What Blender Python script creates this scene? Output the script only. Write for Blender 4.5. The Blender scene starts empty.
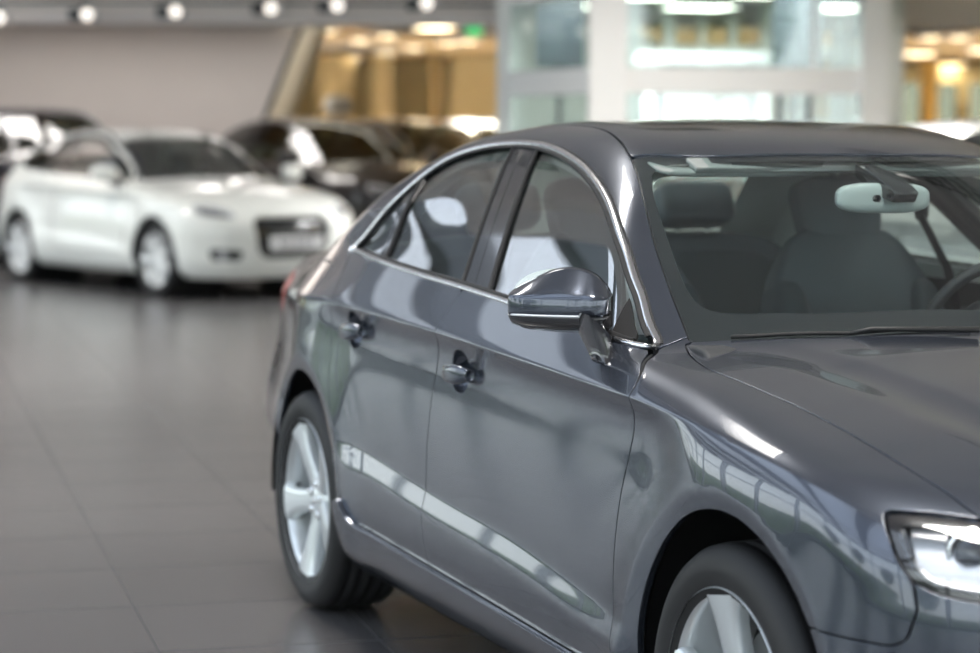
import bpy, math, random
import numpy as np
from mathutils import Vector, Matrix
random.seed(4)
SC = bpy.context.scene
COL = SC.collection
PI = math.pi

# ------------------------------------------------------------------ materials
def _node(nt, t, **kw):
    n = nt.nodes.new(t)
    for k, v in kw.items():
        if k in n.inputs: n.inputs[k].default_value = v
        else: setattr(n, k, v)
    return n

def mat(name, col=(.8, .8, .8), rough=.5, metal=0., coat=0., coat_rough=.03, spec=.5, noise=0., nscale=30., bump=0., emis=None, estr=0., ior=1.5):
    m = bpy.data.materials.new(name); m.use_nodes = True
    nt = m.node_tree; b = nt.nodes['Principled BSDF']
    b.inputs['Base Color'].default_value = (*col, 1)
    b.inputs['Roughness'].default_value = rough
    b.inputs['Metallic'].default_value = metal
    b.inputs['Coat Weight'].default_value = coat
    b.inputs['Coat Roughness'].default_value = coat_rough
    b.inputs['Specular IOR Level'].default_value = spec
    b.inputs['IOR'].default_value = ior
    if emis:
        b.inputs['Emission Color'].default_value = (*emis, 1); b.inputs['Emission Strength'].default_value = estr
    if noise or bump:
        tc = _node(nt, 'ShaderNodeTexCoord'); nz = _node(nt, 'ShaderNodeTexNoise', Scale=nscale, Detail=4.)
        nt.links.new(tc.outputs['Object'], nz.inputs['Vector'])
        if noise:
            mp = _node(nt, 'ShaderNodeMapRange'); mp.inputs['To Min'].default_value = 1 - noise; mp.inputs['To Max'].default_value = 1 + noise
            nt.links.new(nz.outputs['Fac'], mp.inputs['Value'])
            mx = _node(nt, 'ShaderNodeVectorMath', operation='SCALE'); mx.inputs[0].default_value = col
            nt.links.new(mp.outputs[0], mx.inputs['Scale']); nt.links.new(mx.outputs[0], b.inputs['Base Color'])
        if bump:
            bp = _node(nt, 'ShaderNodeBump', Strength=bump, Distance=.002)
            nt.links.new(nz.outputs['Fac'], bp.inputs['Height']); nt.links.new(bp.outputs[0], b.inputs['Normal'])
    return m

def glass(name, tint=(.75, .85, .82), ior=1.5, extra=.0, rough=0.):
    """thin pane: tinted see-through plus a Fresnel mirror coat"""
    m = bpy.data.materials.new(name); m.use_nodes = True
    nt = m.node_tree; nt.nodes.clear()
    o = _node(nt, 'ShaderNodeOutputMaterial'); tr = _node(nt, 'ShaderNodeBsdfTransparent'); tr.inputs[0].default_value = (*tint, 1)
    gl = _node(nt, 'ShaderNodeBsdfGlossy'); gl.inputs['Roughness'].default_value = rough
    # Schlick reflectance from the angle to the pane, the same from either face
    ge = _node(nt, 'ShaderNodeNewGeometry'); dt = _node(nt, 'ShaderNodeVectorMath', operation='DOT_PRODUCT')
    nt.links.new(ge.outputs['Normal'], dt.inputs[0]); nt.links.new(ge.outputs['Incoming'], dt.inputs[1])
    ab = _node(nt, 'ShaderNodeMath', operation='ABSOLUTE'); nt.links.new(dt.outputs['Value'], ab.inputs[0])
    om = _node(nt, 'ShaderNodeMath', operation='SUBTRACT', use_clamp=True); om.inputs[0].default_value = 1.; nt.links.new(ab.outputs[0], om.inputs[1])
    pw = _node(nt, 'ShaderNodeMath', operation='POWER'); pw.inputs[1].default_value = 5.; nt.links.new(om.outputs[0], pw.inputs[0])
    f0 = ((ior - 1) / (ior + 1)) ** 2 * 1.8 + extra
    mp = _node(nt, 'ShaderNodeMath', operation='MULTIPLY_ADD', use_clamp=True); mp.inputs[1].default_value = 1 - f0; mp.inputs[2].default_value = f0
    nt.links.new(pw.outputs[0], mp.inputs[0])
    mx = _node(nt, 'ShaderNodeMixShader')
    nt.links.new(mp.outputs[0], mx.inputs[0]); nt.links.new(tr.outputs[0], mx.inputs[1]); nt.links.new(gl.outputs[0], mx.inputs[2])
    nt.links.new(mx.outputs[0], o.inputs[0])
    return m

def paint(name, col, metal=.55, rough=.32, flake=.05):
    m = mat(name, col, rough, metal, 1., .015)
    nt = m.node_tree; b = nt.nodes['Principled BSDF']
    tc = _node(nt, 'ShaderNodeTexCoord'); nz = _node(nt, 'ShaderNodeTexNoise', Scale=1800., Detail=1.)
    nt.links.new(tc.outputs['Object'], nz.inputs['Vector'])
    mp = _node(nt, 'ShaderNodeMapRange'); mp.inputs['To Min'].default_value = 1 - flake; mp.inputs['To Max'].default_value = 1 + flake
    nt.links.new(nz.outputs['Fac'], mp.inputs['Value'])
    mx = _node(nt, 'ShaderNodeVectorMath', operation='SCALE'); mx.inputs[0].default_value = col
    nt.links.new(mp.outputs[0], mx.inputs['Scale']); nt.links.new(mx.outputs[0], b.inputs['Base Color'])
    return m

M = {}
M['grey'] = paint('grey_metallic_paint', (.070, .081, .106), .72, .22)
M['white'] = paint('white_paint', (.86, .87, .83), 0., .4, .0)
M['black'] = paint('black_paint', (.022, .018, .018), .2, .35, .0)
M['navy'] = paint('dark_blue_paint', (.015, .018, .032), .2, .35, .0)
M['silver'] = paint('silver_paint', (.42, .43, .44), .6, .3, .0)
M['chrome'] = mat('brushed_chrome', (.90, .90, .92), .20, 1.)
M['gloss'] = mat('gloss_black_trim', (.012, .012, .014), .12, 0., 1.)
M['roofglass'] = mat('dark_roof_glass', (.012, .014, .014), .015, 0., 1., .0)
M['pillar'] = mat('gloss_grey_pillar', (.05, .05, .055), .10, .3, 1.)
M['rubber'] = mat('black_rubber', (.012, .012, .013), .75, noise=.2, nscale=60)
M['plastic'] = mat('black_plastic', (.018, .018, .019), .55, bump=.2, nscale=600)
M['dark'] = mat('dark_liner', (.006, .006, .007), .9)
M['seat'] = mat('charcoal_leather', (.17, .195, .215), .50, bump=.35, nscale=350, noise=.08)
M['seat2'] = mat('charcoal_seat_side', (.13, .15, .165), .55, bump=.3, nscale=350)
M['lining'] = mat('pale_grey_lining', (.80, .84, .81), .85, noise=.04, nscale=80)
M['visor'] = mat('grey_visor_cloth', (.26, .28, .27), .9)
M['dash'] = mat('dash_plastic', (.025, .027, .03), .6, bump=.3, nscale=500)
M['alloy'] = mat('silver_alloy', (.72, .75, .76), .28, .55, .6)
M['alloyd'] = mat('alloy_barrel', (.30, .32, .34), .38, .8)
M['disc'] = mat('brake_disc', (.25, .25, .25), .35, .9)
M['red'] = mat('red_lens', (.45, .01, .012), .15, 0., 1.)
M['lampwhite'] = mat('lamp_reflector', (.74, .75, .78), .22, .3, .3)
M['mirror'] = mat('mirror_silver', (.9, .9, .9), .02, 1.)
M['irm'] = mat('pale_mirror_shell', (.50, .55, .54), .45)
M['amber'] = mat('amber_lens', (.8, .35, .03), .2, 0., .5)
M['plate'] = mat('white_plate', (.78, .78, .78), .4)
M['platetext'] = mat('plate_grey_text', (.28, .28, .30), .5)
M['wsglass'] = glass('windscreen_glass', (.85, .93, .92), 1.5, .05)
M['sideglass'] = glass('side_glass', (.88, .95, .93), 1.6, .42)
M['rearglass'] = glass('rear_glass', (.5, .56, .54), 1.5, .05)
M['clear'] = glass('clear_lens', (.96, .97, .98), 1.45, .0)
M['bgglass'] = glass('tinted_glass', (.30, .36, .34), 1.6, .11)
M['lens'] = mat('projector_lens', (.03, .035, .045), .03, .0, 1., .0)

# ------------------------------------------------------------------ object helpers
def link(o, parent=None):
    COL.objects.link(o)
    if parent is not None: o.parent = parent
    return o

def tag(o, label=None, cat=None, group=None, kind=None):
    if label: o['label'] = label
    if cat: o['category'] = cat
    if group: o['group'] = group
    if kind: o['kind'] = kind
    return o

def empty(name, loc=(0, 0, 0), rz=0., label=None, cat=None, group=None):
    o = bpy.data.objects.new(name, None); o.location = loc; o.rotation_euler = (0, 0, rz); link(o)
    return tag(o, label, cat, group)

def newmesh(name, V, Fs, m, parent=None, smooth=True, N=None, loc=None):
    me = bpy.data.meshes.new(name)
    me.from_pydata([tuple(map(float, v)) for v in V], [], [tuple(int(i) for i in f) for f in Fs])
    me.update()
    if m is not None: me.materials.append(m)
    me.polygons.foreach_set('use_smooth', [smooth] * len(me.polygons))
    if N is not None and len(me.vertices):
        me.normals_split_custom_set_from_vertices([tuple(map(float, n)) for n in N])
    o = bpy.data.objects.new(name, me)
    if loc is not None: o.location = loc
    return link(o, parent)

class MB:
    """collects shapes into one mesh"""
    def __init__(s): s.V = []; s.F = []
    def add(s, V, F):
        b = len(s.V); s.V += [tuple(v) for v in V]; s.F += [tuple(i + b for i in f) for f in F]; return s
    def box(s, c, d, rot=None):
        V = [Vector((x * d[0] / 2, y * d[1] / 2, z * d[2] / 2)) for x in (-1, 1) for y in (-1, 1) for z in (-1, 1)]
        if rot is not None: V = [rot @ v for v in V]
        V = [v + Vector(c) for v in V]
        return s.add(V, [(0, 1, 3, 2), (4, 6, 7, 5), (0, 4, 5, 1), (2, 3, 7, 6), (0, 2, 6, 4), (1, 5, 7, 3)])
    def tube(s, pts, r, n=10, cap=True):
        pts = [Vector(p) for p in pts]; rs = r if isinstance(r, (list, tuple)) else [r] * len(pts)
        V = []; F = []; up = None
        for i, p in enumerate(pts):
            t = (pts[min(i + 1, len(pts) - 1)] - pts[max(i - 1, 0)]).normalized()
            if up is None: up = Vector((0, 0, 1)) if abs(t.z) < .9 else Vector((1, 0, 0))
            a = t.cross(up).normalized(); b = a.cross(t).normalized(); up = b
            for k in range(n):
                q = 2 * PI * k / n; V.append(p + (a * math.cos(q) + b * math.sin(q)) * rs[i])
        for i in range(len(pts) - 1):
            for k in range(n): F.append((i * n + k, i * n + (k + 1) % n, (i + 1) * n + (k + 1) % n, (i + 1) * n + k))
        if cap: F.append(tuple(range(n))[::-1]); F.append(tuple((len(pts) - 1) * n + k for k in range(n)))
        return s.add(V, F)
    def lathe(s, prof, axis='y', n=96, c=(0, 0, 0), closed=False):
        """prof: (radius, along-axis) pairs"""
        V = []; F = []; m = len(prof)
        for k in range(n):
            q = 2 * PI * k / n; ca, sa = math.cos(q), math.sin(q)
            for r, h in prof:
                p = (r * ca, h, r * sa) if axis == 'y' else ((r * ca, r * sa, h) if axis == 'z' else (h, r * ca, r * sa))
                V.append((p[0] + c[0], p[1] + c[1], p[2] + c[2]))
        for k in range(n):
            for i in range(m - 1 + (1 if closed else 0)):
                j = (i + 1) % m; k2 = (k + 1) % n
                F.append((k * m + i, k * m + j, k2 * m + j, k2 * m + i))
        return s.add(V, F)
    def prism(s, poly, h0, h1, axis='z'):
        n = len(poly); mk = {'z': lambda a, b, h: (a, b, h), 'y': lambda a, b, h: (a, h, b), 'x': lambda a, b, h: (h, a, b)}[axis]
        V = [mk(a, b, h0) for a, b in poly] + [mk(a, b, h1) for a, b in poly]
        F = [tuple(range(n))[::-1], tuple(range(n, 2 * n))] + [(i, (i + 1) % n, n + (i + 1) % n, n + i) for i in range(n)]
        return s.add(V, F)
    def build(s, name, m, parent=None, smooth=False, bevel=0., seg=2, subsurf=0, loc=None):
        o = newmesh(name, s.V, s.F, m, parent, smooth, loc=loc)
        if bevel:
            b = o.modifiers.new('bevel', 'BEVEL'); b.width = bevel; b.segments = seg; b.limit_method = 'ANGLE'; b.angle_limit = .6
            for p in o.data.polygons: p.use_smooth = True
            w = o.modifiers.new('wn', 'WEIGHTED_NORMAL'); w.keep_sharp = True
        if subsurf:
            b = o.modifiers.new('sub', 'SUBSURF'); b.levels = subsurf; b.render_levels = subsurf
        return o

def blob(name, c, half, m, parent=None, ex=.5, rot=None, nu=48, nv=24, fn=None):
    """rounded box (superellipsoid); ex small = boxier; fn warps unit-space points"""
    V = []; F = []
    sp = lambda v, e: math.copysign(abs(v) ** e, v)
    for j in range(nv + 1):
        v = -PI / 2 + PI * j / nv
        for i in range(nu):
            u = -PI + 2 * PI * i / nu
            p = [sp(math.cos(v), ex) * sp(math.cos(u), ex), sp(math.cos(v), ex) * sp(math.sin(u), ex), sp(math.sin(v), ex)]
            if fn: p = fn(p)
            q = Vector((p[0] * half[0], p[1] * half[1], p[2] * half[2]))
            if rot is not None: q = rot @ q
            V.append(q + Vector(c))
    for j in range(nv):
        for i in range(nu): F.append((j * nu + i, j * nu + (i + 1) % nu, (j + 1) * nu + (i + 1) % nu, (j + 1) * nu + i))
    return newmesh(name, V, F, m, parent)

# ------------------------------------------------------------------ body surface
def pch(x, xs, ys):
    xs = np.asarray(xs, float); ys = np.asarray(ys, float)
    h = np.diff(xs); d = np.diff(ys) / h
    m = np.empty_like(ys); m[0] = d[0]; m[-1] = d[-1]
    m[1:-1] = (d[:-1] * h[1:] + d[1:] * h[:-1]) / (h[:-1] + h[1:])
    x = np.asarray(x, float); i = np.clip(np.searchsorted(xs, x) - 1, 0, len(h) - 1)
    t = (x - xs[i]) / h[i]; tc = np.clip(t, 0, 1)
    y = (2*tc**3-3*tc**2+1)*ys[i] + (tc**3-2*tc**2+tc)*h[i]*m[i] + (-2*tc**3+3*tc**2)*ys[i+1] + (tc**3-tc**2)*h[i]*m[i+1]
    y = np.where(x < xs[0], ys[0] + (x - xs[0]) * m[0], y)
    return np.where(x > xs[-1], ys[-1] + (x - xs[-1]) * m[-1], y)
def ramp(t, e): return .5 * (t + np.sqrt(t * t + e * e))
def smax(a, b, k):
    h = np.maximum(k - np.abs(a - b), 0) / k
    return np.maximum(a, b) + h**3 * k / 6
def sst(a, b, x):
    t = np.clip((x - a) / (b - a), 0, 1); return t*t*t*(t*(t*6-15)+10)

class Body:
    def __init__(s, **k):
        s.TX = [-3.62,-3.50,-3.30,-3.18,-3.05,-2.80,-2.55,-2.30,-2.00,-1.60,-1.30,-1.12,-1.00,-.80,-.60,-.40,-.33,-.20,.05,.30,.50,.65,.76,.84]
        s.TZ = [1.005,1.012,1.018,1.022,1.042,1.138,1.272,1.362,1.405,1.418,1.398,1.360,1.316,1.225,1.122,1.012,.978,.953,.915,.872,.825,.775,.72,.66]
        s.CX = [-3.6,-3.1,-2.7,-2.18,-1.77,-1.4,-1.085,-.75,-.37,-.055,.2,.41,.6]
        s.CZ = [.880,.893,.903,.906,.899,.891,.880,.868,.852,.826,.798,.755,.70]
        s.PX = [-3.62,-3.3,-2.9,-2.4,-1.9,-1.4,-.9,-.4,0,.3,.55,.84]
        s.PY = [.735,.795,.846,.878,.884,.885,.885,.885,.882,.872,.845,.76]
        s.cr = .18; s.rw = -2.637; s.tail = 0.; s.deck = True; s.ledge = True; s.hc = True; s.wr = .317; s.tp = 0.
        s.__dict__.update(k)
    def Tc(s, x): return pch(x, s.TX, s.TZ)
    def T(s, x, y):
        y2 = y * y; w = sst(-2.4, -1.3, x); hood = sst(-.55, -.15, x)
        c = (.42 * w - s.cr * (1 - w)) * (1 - hood) + .10 * hood
        t = s.Tc(x + c * y2) - (.055 * (1 - hood) + .085 * hood) * y2
        if s.hc:
            yl = pch(x, [-.42, -.264, -.124, 0, .115, .6], [.53, .477, .452, .437, .427, .36])
            t = t - .15 * ramp(y - yl, .010) * hood * (1 - sst(.45, .62, y - yl + .45)) * 1.0 + .0
        return t
    def zc1(s, x): return pch(x, s.CX, s.CZ)
    def zc2(s, x): return pch(x, [-2.3,-2.1,-1.5,-1.0,-.45,-.3], [.540,.535,.497,.470,.412,.40])
    def W(s, x, z):
        plan = pch(x, s.PX, s.PY) - .055 * sst(-2.6, -3.3, x) * sst(.45, .85, z) - .055 * sst(-2.85, -3.15, x) * sst(.52, .34, z)
        t1 = z - s.zc1(x)
        sh = -.75 * ramp(t1, .006) + .14 * ramp(t1 - .10, .05) - .28 * (ramp(z - 1.2, .25) - ramp(-.45, .25))
        u = np.clip(-t1, 0, 1)
        mq = sst(-2.2, -2.6, x) + sst(-.40, -.05, x)
        body = -.019 * (u / .07) * np.exp(1 - u / .07) * (1 - 1.25 * mq)
        m = sst(-2.32, -2.12, x) * (1 - sst(-.45, -.35, x)) * (1. if s.ledge else .35)
        t2 = z - s.zc2(x)
        led = .30 * (ramp(-t2, .006) - ramp(-.055 - t2, .010)) * m
        low = -.252 * ramp(.36 - z, .05) - .9 * ramp(.235 - z, .03)
        w = plan + sh + body + led + low + .024 * sst(1.02, 1.22, z) * sst(-1.7, -2.35, x)
        if s.tp: w = w - s.tp * sst(-1.5, -3.0, x) * sst(.98, 1.35, z) + .055 * sst(.98, 1.25, z)
        for cx in (0, s.rw):
            r = np.sqrt((x - cx)**2 + (z - s.wr)**2)
            w = w + .030 * np.exp(-((r - .30) / .17)**2) * sst(.95, .75, z) - .30 * ramp(.415 - r, .003)
        return w
    def nose(s, y, z):
        p = pch(z, [.15,.25,.45,.62,.70,.80], [.76,.82,.852,.85,.82,.70])
        return p - .30 * y**2 - .62 * ramp(y - .62, .12)
    def tl(s, y, z):
        if s.deck: p = pch(z, [.15,.30,.50,.62,.80,.95,1.05], [-3.50,-3.585,-3.60,-3.59,-3.545,-3.56,-3.60])
        else: p = pch(z, [.15,.30,.50,.62,.80,.95,1.1,1.3,1.45], [-3.50,-3.585,-3.60,-3.59,-3.55,-3.48,-3.34,-3.0,-2.8])
        return p + s.tail + .16 * y**2 + .70 * ramp(y - .66, .10)
    def F(s, P):
        x, y, z = P[..., 0], np.abs(P[..., 1]), P[..., 2]
        a = y - s.W(x, z); b = z - s.T(x, y)
        k = .05 + (.09 - .045 * sst(-1.9, -2.3, x)) * sst(1.15, 1.35, z) + .05 * (1 - sst(1.0, 1.1, z)) * sst(-.6, -.2, x) + .06 * sst(-2.9, -3.2, x)
        f = smax(a, b, k)
        f = smax(f, (x - s.nose(y, z)) * .9, .10)
        f = smax(f, (s.tl(y, z) - x) * .9, .08)
        return smax(f, .17 - z, .05)
    def grad(s, P):
        e = 2e-4; g = np.zeros_like(P)
        for k in range(3):
            d = np.zeros(3); d[k] = e; g[..., k] = s.F(P + d) - s.F(P - d)
        return g / (np.linalg.norm(g, axis=-1, keepdims=True) + 1e-12)
    def bis(s, O, D, lo, hi, n=26):
        lo = np.broadcast_to(np.asarray(lo, float), O.shape[:-1]).copy(); hi = np.broadcast_to(np.asarray(hi, float), O.shape[:-1]).copy()
        for _ in range(n):
            m = (lo + hi) / 2; f = s.F(O + D * m[..., None]); lo = np.where(f <= 0, m, lo); hi = np.where(f <= 0, hi, m)
        return O + D * ((lo + hi) / 2)[..., None]
    def side(s, xz, sgn=-1):
        xz = np.asarray(xz, float); O = np.stack([xz[:, 0], 0 * xz[:, 0], xz[:, 1]], 1); D = np.zeros_like(O); D[:, 1] = sgn
        return s.bis(O, D, .25, 1.1)
    def top(s, xy):
        xy = np.asarray(xy, float); O = np.stack([xy[:, 0], xy[:, 1], .45 + 0 * xy[:, 0]], 1); D = np.zeros_like(O); D[:, 2] = 1
        return s.bis(O, D, 0, 1.2)
    def grid(s, x0, x1, dx, dz, full=True):
        xs = np.linspace(x0, x1, int(round((x1 - x0) / dx)) + 1)
        zc = s.T(xs, .7)
        for _ in range(40): zc = .5 * zc + .5 * s.T(xs, np.clip(s.W(xs, zc), .1, 1))
        z1 = np.minimum(s.zc1(xs), zc - .03); z2 = s.zc2(xs)
        n = lambda a: max(2, int(round(a / dz)))
        def seg(a, b, k): return [a + (b - a) * i / k for i in range(k)]
        rows = seg(.17 + 0 * xs, .235 + 0 * xs, n(.06)) + seg(.235 + 0 * xs, z2 - .055, n(.22)) + seg(z2 - .055, z2 - .008, n(.045)) + seg(z2 - .008, z2 + .008, 4) \
            + seg(z2 + .008, z1 - .008, n(.36)) + seg(z1 - .008, z1 + .008, 4) + seg(z1 + .008, zc, n(.46)) + [zc]
        Z = np.array(rows); X = np.broadcast_to(xs, Z.shape)
        side = np.stack([X, -s.W(X, Z), Z], -1)
        yc = -side[-1, :, 1]; k = n(.66)
        Yt = np.array([yc * (1 - (i + 1) / k) for i in range(k)]); Xt = np.broadcast_to(xs, Yt.shape)
        topg = np.stack([Xt, -Yt, s.T(Xt, Yt)], -1)
        G = np.concatenate([side, topg], 0)
        O = np.stack([G[..., 0], 0 * G[..., 0], .5 + 0 * G[..., 0]], -1)
        L = np.linalg.norm(G - O, axis=-1, keepdims=True)
        P = s.bis(O, (G - O) / L, .02, L[..., 0] * 1.03)
        if full:
            Q = P[:-1][::-1].copy(); Q[..., 1] *= -1; P = np.concatenate([P, Q], 0)
        return P
    def cap(s, o, rear, step=1.2, phi=100, e0=-38, e1=62):
        ph = np.radians(np.arange(-phi, phi + .01, step)); el = np.radians(np.arange(e0, e1 + .01, step))
        E_, H = np.meshgrid(el, ph, indexing='ij')
        sx = -1 if rear else 1
        D = np.stack([sx * np.cos(E_) * np.cos(H), sx * np.cos(E_) * np.sin(H), np.sin(E_)], -1)
        return s.bis(np.broadcast_to(np.array(o, float), D.shape), D, .02, 2.)

# ---- polygon distance, clipping
def sdf(px, py, poly):
    poly = np.asarray(poly, float); a = poly; b = np.roll(poly, -1, 0)
    d = np.full(px.shape, 1e9); ins = np.zeros(px.shape, bool)
    for (ax, ay), (bx, by) in zip(a, b):
        ex, ey = bx - ax, by - ay; l = ex * ex + ey * ey
        if l < 1e-14: continue
        t = np.clip(((px - ax) * ex + (py - ay) * ey) / l, 0, 1)
        d = np.minimum(d, (px - ax - t * ex)**2 + (py - ay - t * ey)**2)
        c = ((ay > py) != (by > py)) & (px < ex * (py - ay) / (ey if abs(ey) > 1e-12 else 1e-12) + ax)
        ins ^= c
    d = np.sqrt(d); return np.where(ins, -d, d)

def spl(pts, n=6, closed=False):
    """Catmull-Rom resample"""
    P = [np.array(p, float) for p in pts]; out = []; L = len(P)
    for i in range(L if closed else L - 1):
        p0 = P[(i - 1) % L] if (closed or i > 0) else 2 * P[0] - P[1]
        p1 = P[i]; p2 = P[(i + 1) % L]; p3 = P[(i + 2) % L] if (closed or i + 2 < L) else 2 * P[-1] - P[-2]
        for k in range(n):
            t = k / n
            out.append(.5 * (2*p1 + (p2-p0)*t + (2*p0-5*p1+4*p2-p3)*t*t + (3*p1-p0-3*p2+p3)*t**3))
    if not closed: out.append(P[-1])
    return [tuple(o) for o in out]

def XZ(poly, inset=0.): return lambda P: sdf(P[:, 0], P[:, 2], poly) + inset
def XY(poly, inset=0.): return lambda P: sdf(P[:, 0], np.abs(P[:, 1]), poly) + inset
def NOT(f, gap=0.): return lambda P: -f(P) + gap
def CIRC(cx, cz, r): return lambda P: r - np.hypot(P[:, 0] - cx, P[:, 2] - cz)
def SPLIT(f): f.split = True; return f

def clipmesh(V, Fq, f):
    """keep f<=0; with f.split keep both sides but cut along the line"""
    val = f(V); both = getattr(f, 'split', False)
    out = []; newv = []; cache = {}
    nv = len(V)
    for fc in Fq:
        vs = [val[i] for i in fc]
        if max(vs) <= 0: out.append(fc); continue
        if min(vs) >= 0:
            if both: out.append(fc)
            continue
        neg = []; pos = []; n = len(fc)
        for a in range(n):
            i, j = fc[a], fc[(a + 1) % n]; vi, vj = val[i], val[j]
            (neg if vi <= 0 else pos).append(i)
            if (vi <= 0) != (vj <= 0):
                key = (i, j) if i < j else (j, i)
                if key not in cache:
                    t = vi / (vi - vj); cache[key] = nv + len(newv); newv.append((key, t if i < j else 1 - t))
                neg.append(cache[key]); pos.append(cache[key])
        if len(neg) > 2: out.append(tuple(neg))
        if both and len(pos) > 2: out.append(tuple(pos))
    if newv:
        A = np.array([k[0] for k, _ in newv]); B = np.array([k[1] for k, _ in newv]); t = np.array([t for _, t in newv])[:, None]
        V = np.concatenate([V, V[A] * (1 - t) + V[B] * t], 0)
    return V, out

def gridfaces(P):
    r, c = P.shape[:2]
    I = np.arange(r * c).reshape(r, c)
    return I

def panel(name, body, P, clips, m, parent=None, off=0., lip=.012, flip=False, side=None):
    """a body panel cut from the grid P; side=-1 / 1 keeps one half"""
    V = P.reshape(-1, 3); r, c = P.shape[:2]; I = np.arange(r * c).reshape(r, c)
    Q = np.stack([I[:-1, :-1], I[:-1, 1:], I[1:, 1:], I[1:, :-1]], -1).reshape(-1, 4)
    if side is not None:
        keep = (V[Q][..., 1] * side > -1e-5).all(1); Q = Q[keep]
    # quick cull by every clip, using the face corners
    for f in clips:
        if getattr(f, 'split', False): continue
        used = np.unique(Q); val = np.full(len(V), 1e9); val[used] = f(V[used])
        Q = Q[(val[Q] <= 0).any(1)]
        if not len(Q): return None
    used, inv = np.unique(Q, return_inverse=True); V = V[used].copy(); Fs = [tuple(q) for q in inv.reshape(-1, 4)]
    for f in clips:
        V, Fs = clipmesh(V, Fs, f)
    used = sorted({i for f in Fs for i in f}); mp = {u: k for k, u in enumerate(used)}
    V = V[used]; Fs = [tuple(mp[i] for i in f) for f in Fs]
    if not Fs: return None
    N = body.grad(V)
    # orientation
    f0 = Fs[len(Fs) // 2]; fn = np.cross(V[f0[1]] - V[f0[0]], V[f0[2]] - V[f0[0]])
    if fn @ N[f0[0]] < 0: Fs = [f[::-1] for f in Fs]
    V = V - N * off
    if lip:
        edges = {}
        for f in Fs:
            for a in range(len(f)):
                i, j = f[a], f[(a + 1) % len(f)]
                if (j, i) in edges: del edges[(j, i)]
                else: edges[(i, j)] = 1
        sn = {}
        for i, j in edges:
            e = V[j] - V[i]; L = np.linalg.norm(e)
            if L < 1e-9: continue
            o = np.cross(e / L, N[i]) * min(L, .02)
            sn[i] = sn.get(i, 0) + o; sn[j] = sn.get(j, 0) + o
        ids = {}; V2 = []; N2 = []; b = len(V)
        for i, o in sn.items():
            o = o / (np.linalg.norm(o) + 1e-12); nn = N[i]
            k = b + len(V2)
            V2 += [V[i], V[i] + o * .0010 - nn * .0014, V[i] + o * .0010 - nn * lip]
            h = (nn * .25 + o); N2 += [nn, h / np.linalg.norm(h), o]
            ids[i] = k
        F2 = []
        for i, j in edges:
            if i in ids and j in ids:
                a, c2 = ids[i], ids[j]
                F2 += [(a, a + 1, c2 + 1, c2), (a + 1, a + 2, c2 + 2, c2 + 1)]
        if V2:
            V = np.concatenate([V, np.array(V2)]); N = np.concatenate([N, np.array(N2)])
            Fs = Fs + F2
    if flip: Fs = [f[::-1] for f in Fs]; N = -N
    return newmesh(name, V, Fs, m, parent, True, N)

def sweep(name, body, pts, w, h, m, parent=None, closed=True, base=0., shift=0., centre=None):
    """a raised moulding along points that lie on the body"""
    P = np.asarray(pts, float); N = body.grad(P)
    T_ = (np.roll(P, -1, 0) - np.roll(P, 1, 0)) if closed else np.gradient(P, axis=0)
    T_ /= np.linalg.norm(T_, axis=1, keepdims=True) + 1e-12
    B = np.cross(T_, N); B /= np.linalg.norm(B, axis=1, keepdims=True) + 1e-12
    if shift:
        c_ = P.mean(0) if centre is None else np.asarray(centre)
        sg = np.sign(np.sum(B * (P - c_), 1).mean())
        P = P + B * sg * shift
        for _ in range(3): P = P - N * body.F(P)[:, None]
        N = body.grad(P)
    prof = [(-.5, -.4), (-.5, .45), (-.38, .8), (-.15, 1.), (.15, 1.), (.38, .8), (.5, .45), (.5, -.4)]
    V = []; F_ = []; k = len(prof); n = len(P)
    ww = w if hasattr(w, '__len__') else [w] * n
    for i in range(n):
        for a, b in prof: V.append(P[i] + B[i] * a * ww[i] + N[i] * (b * h + base))
    for i in range(n if closed else n - 1):
        j = (i + 1) % n
        for a in range(k - 1): F_.append((i * k + a, i * k + a + 1, j * k + a + 1, j * k + a))
    if not closed: F_ += [tuple(range(k)), tuple(range((n - 1) * k, n * k))[::-1]]
    o = newmesh(name, V, F_, m, parent)
    return o

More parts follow.
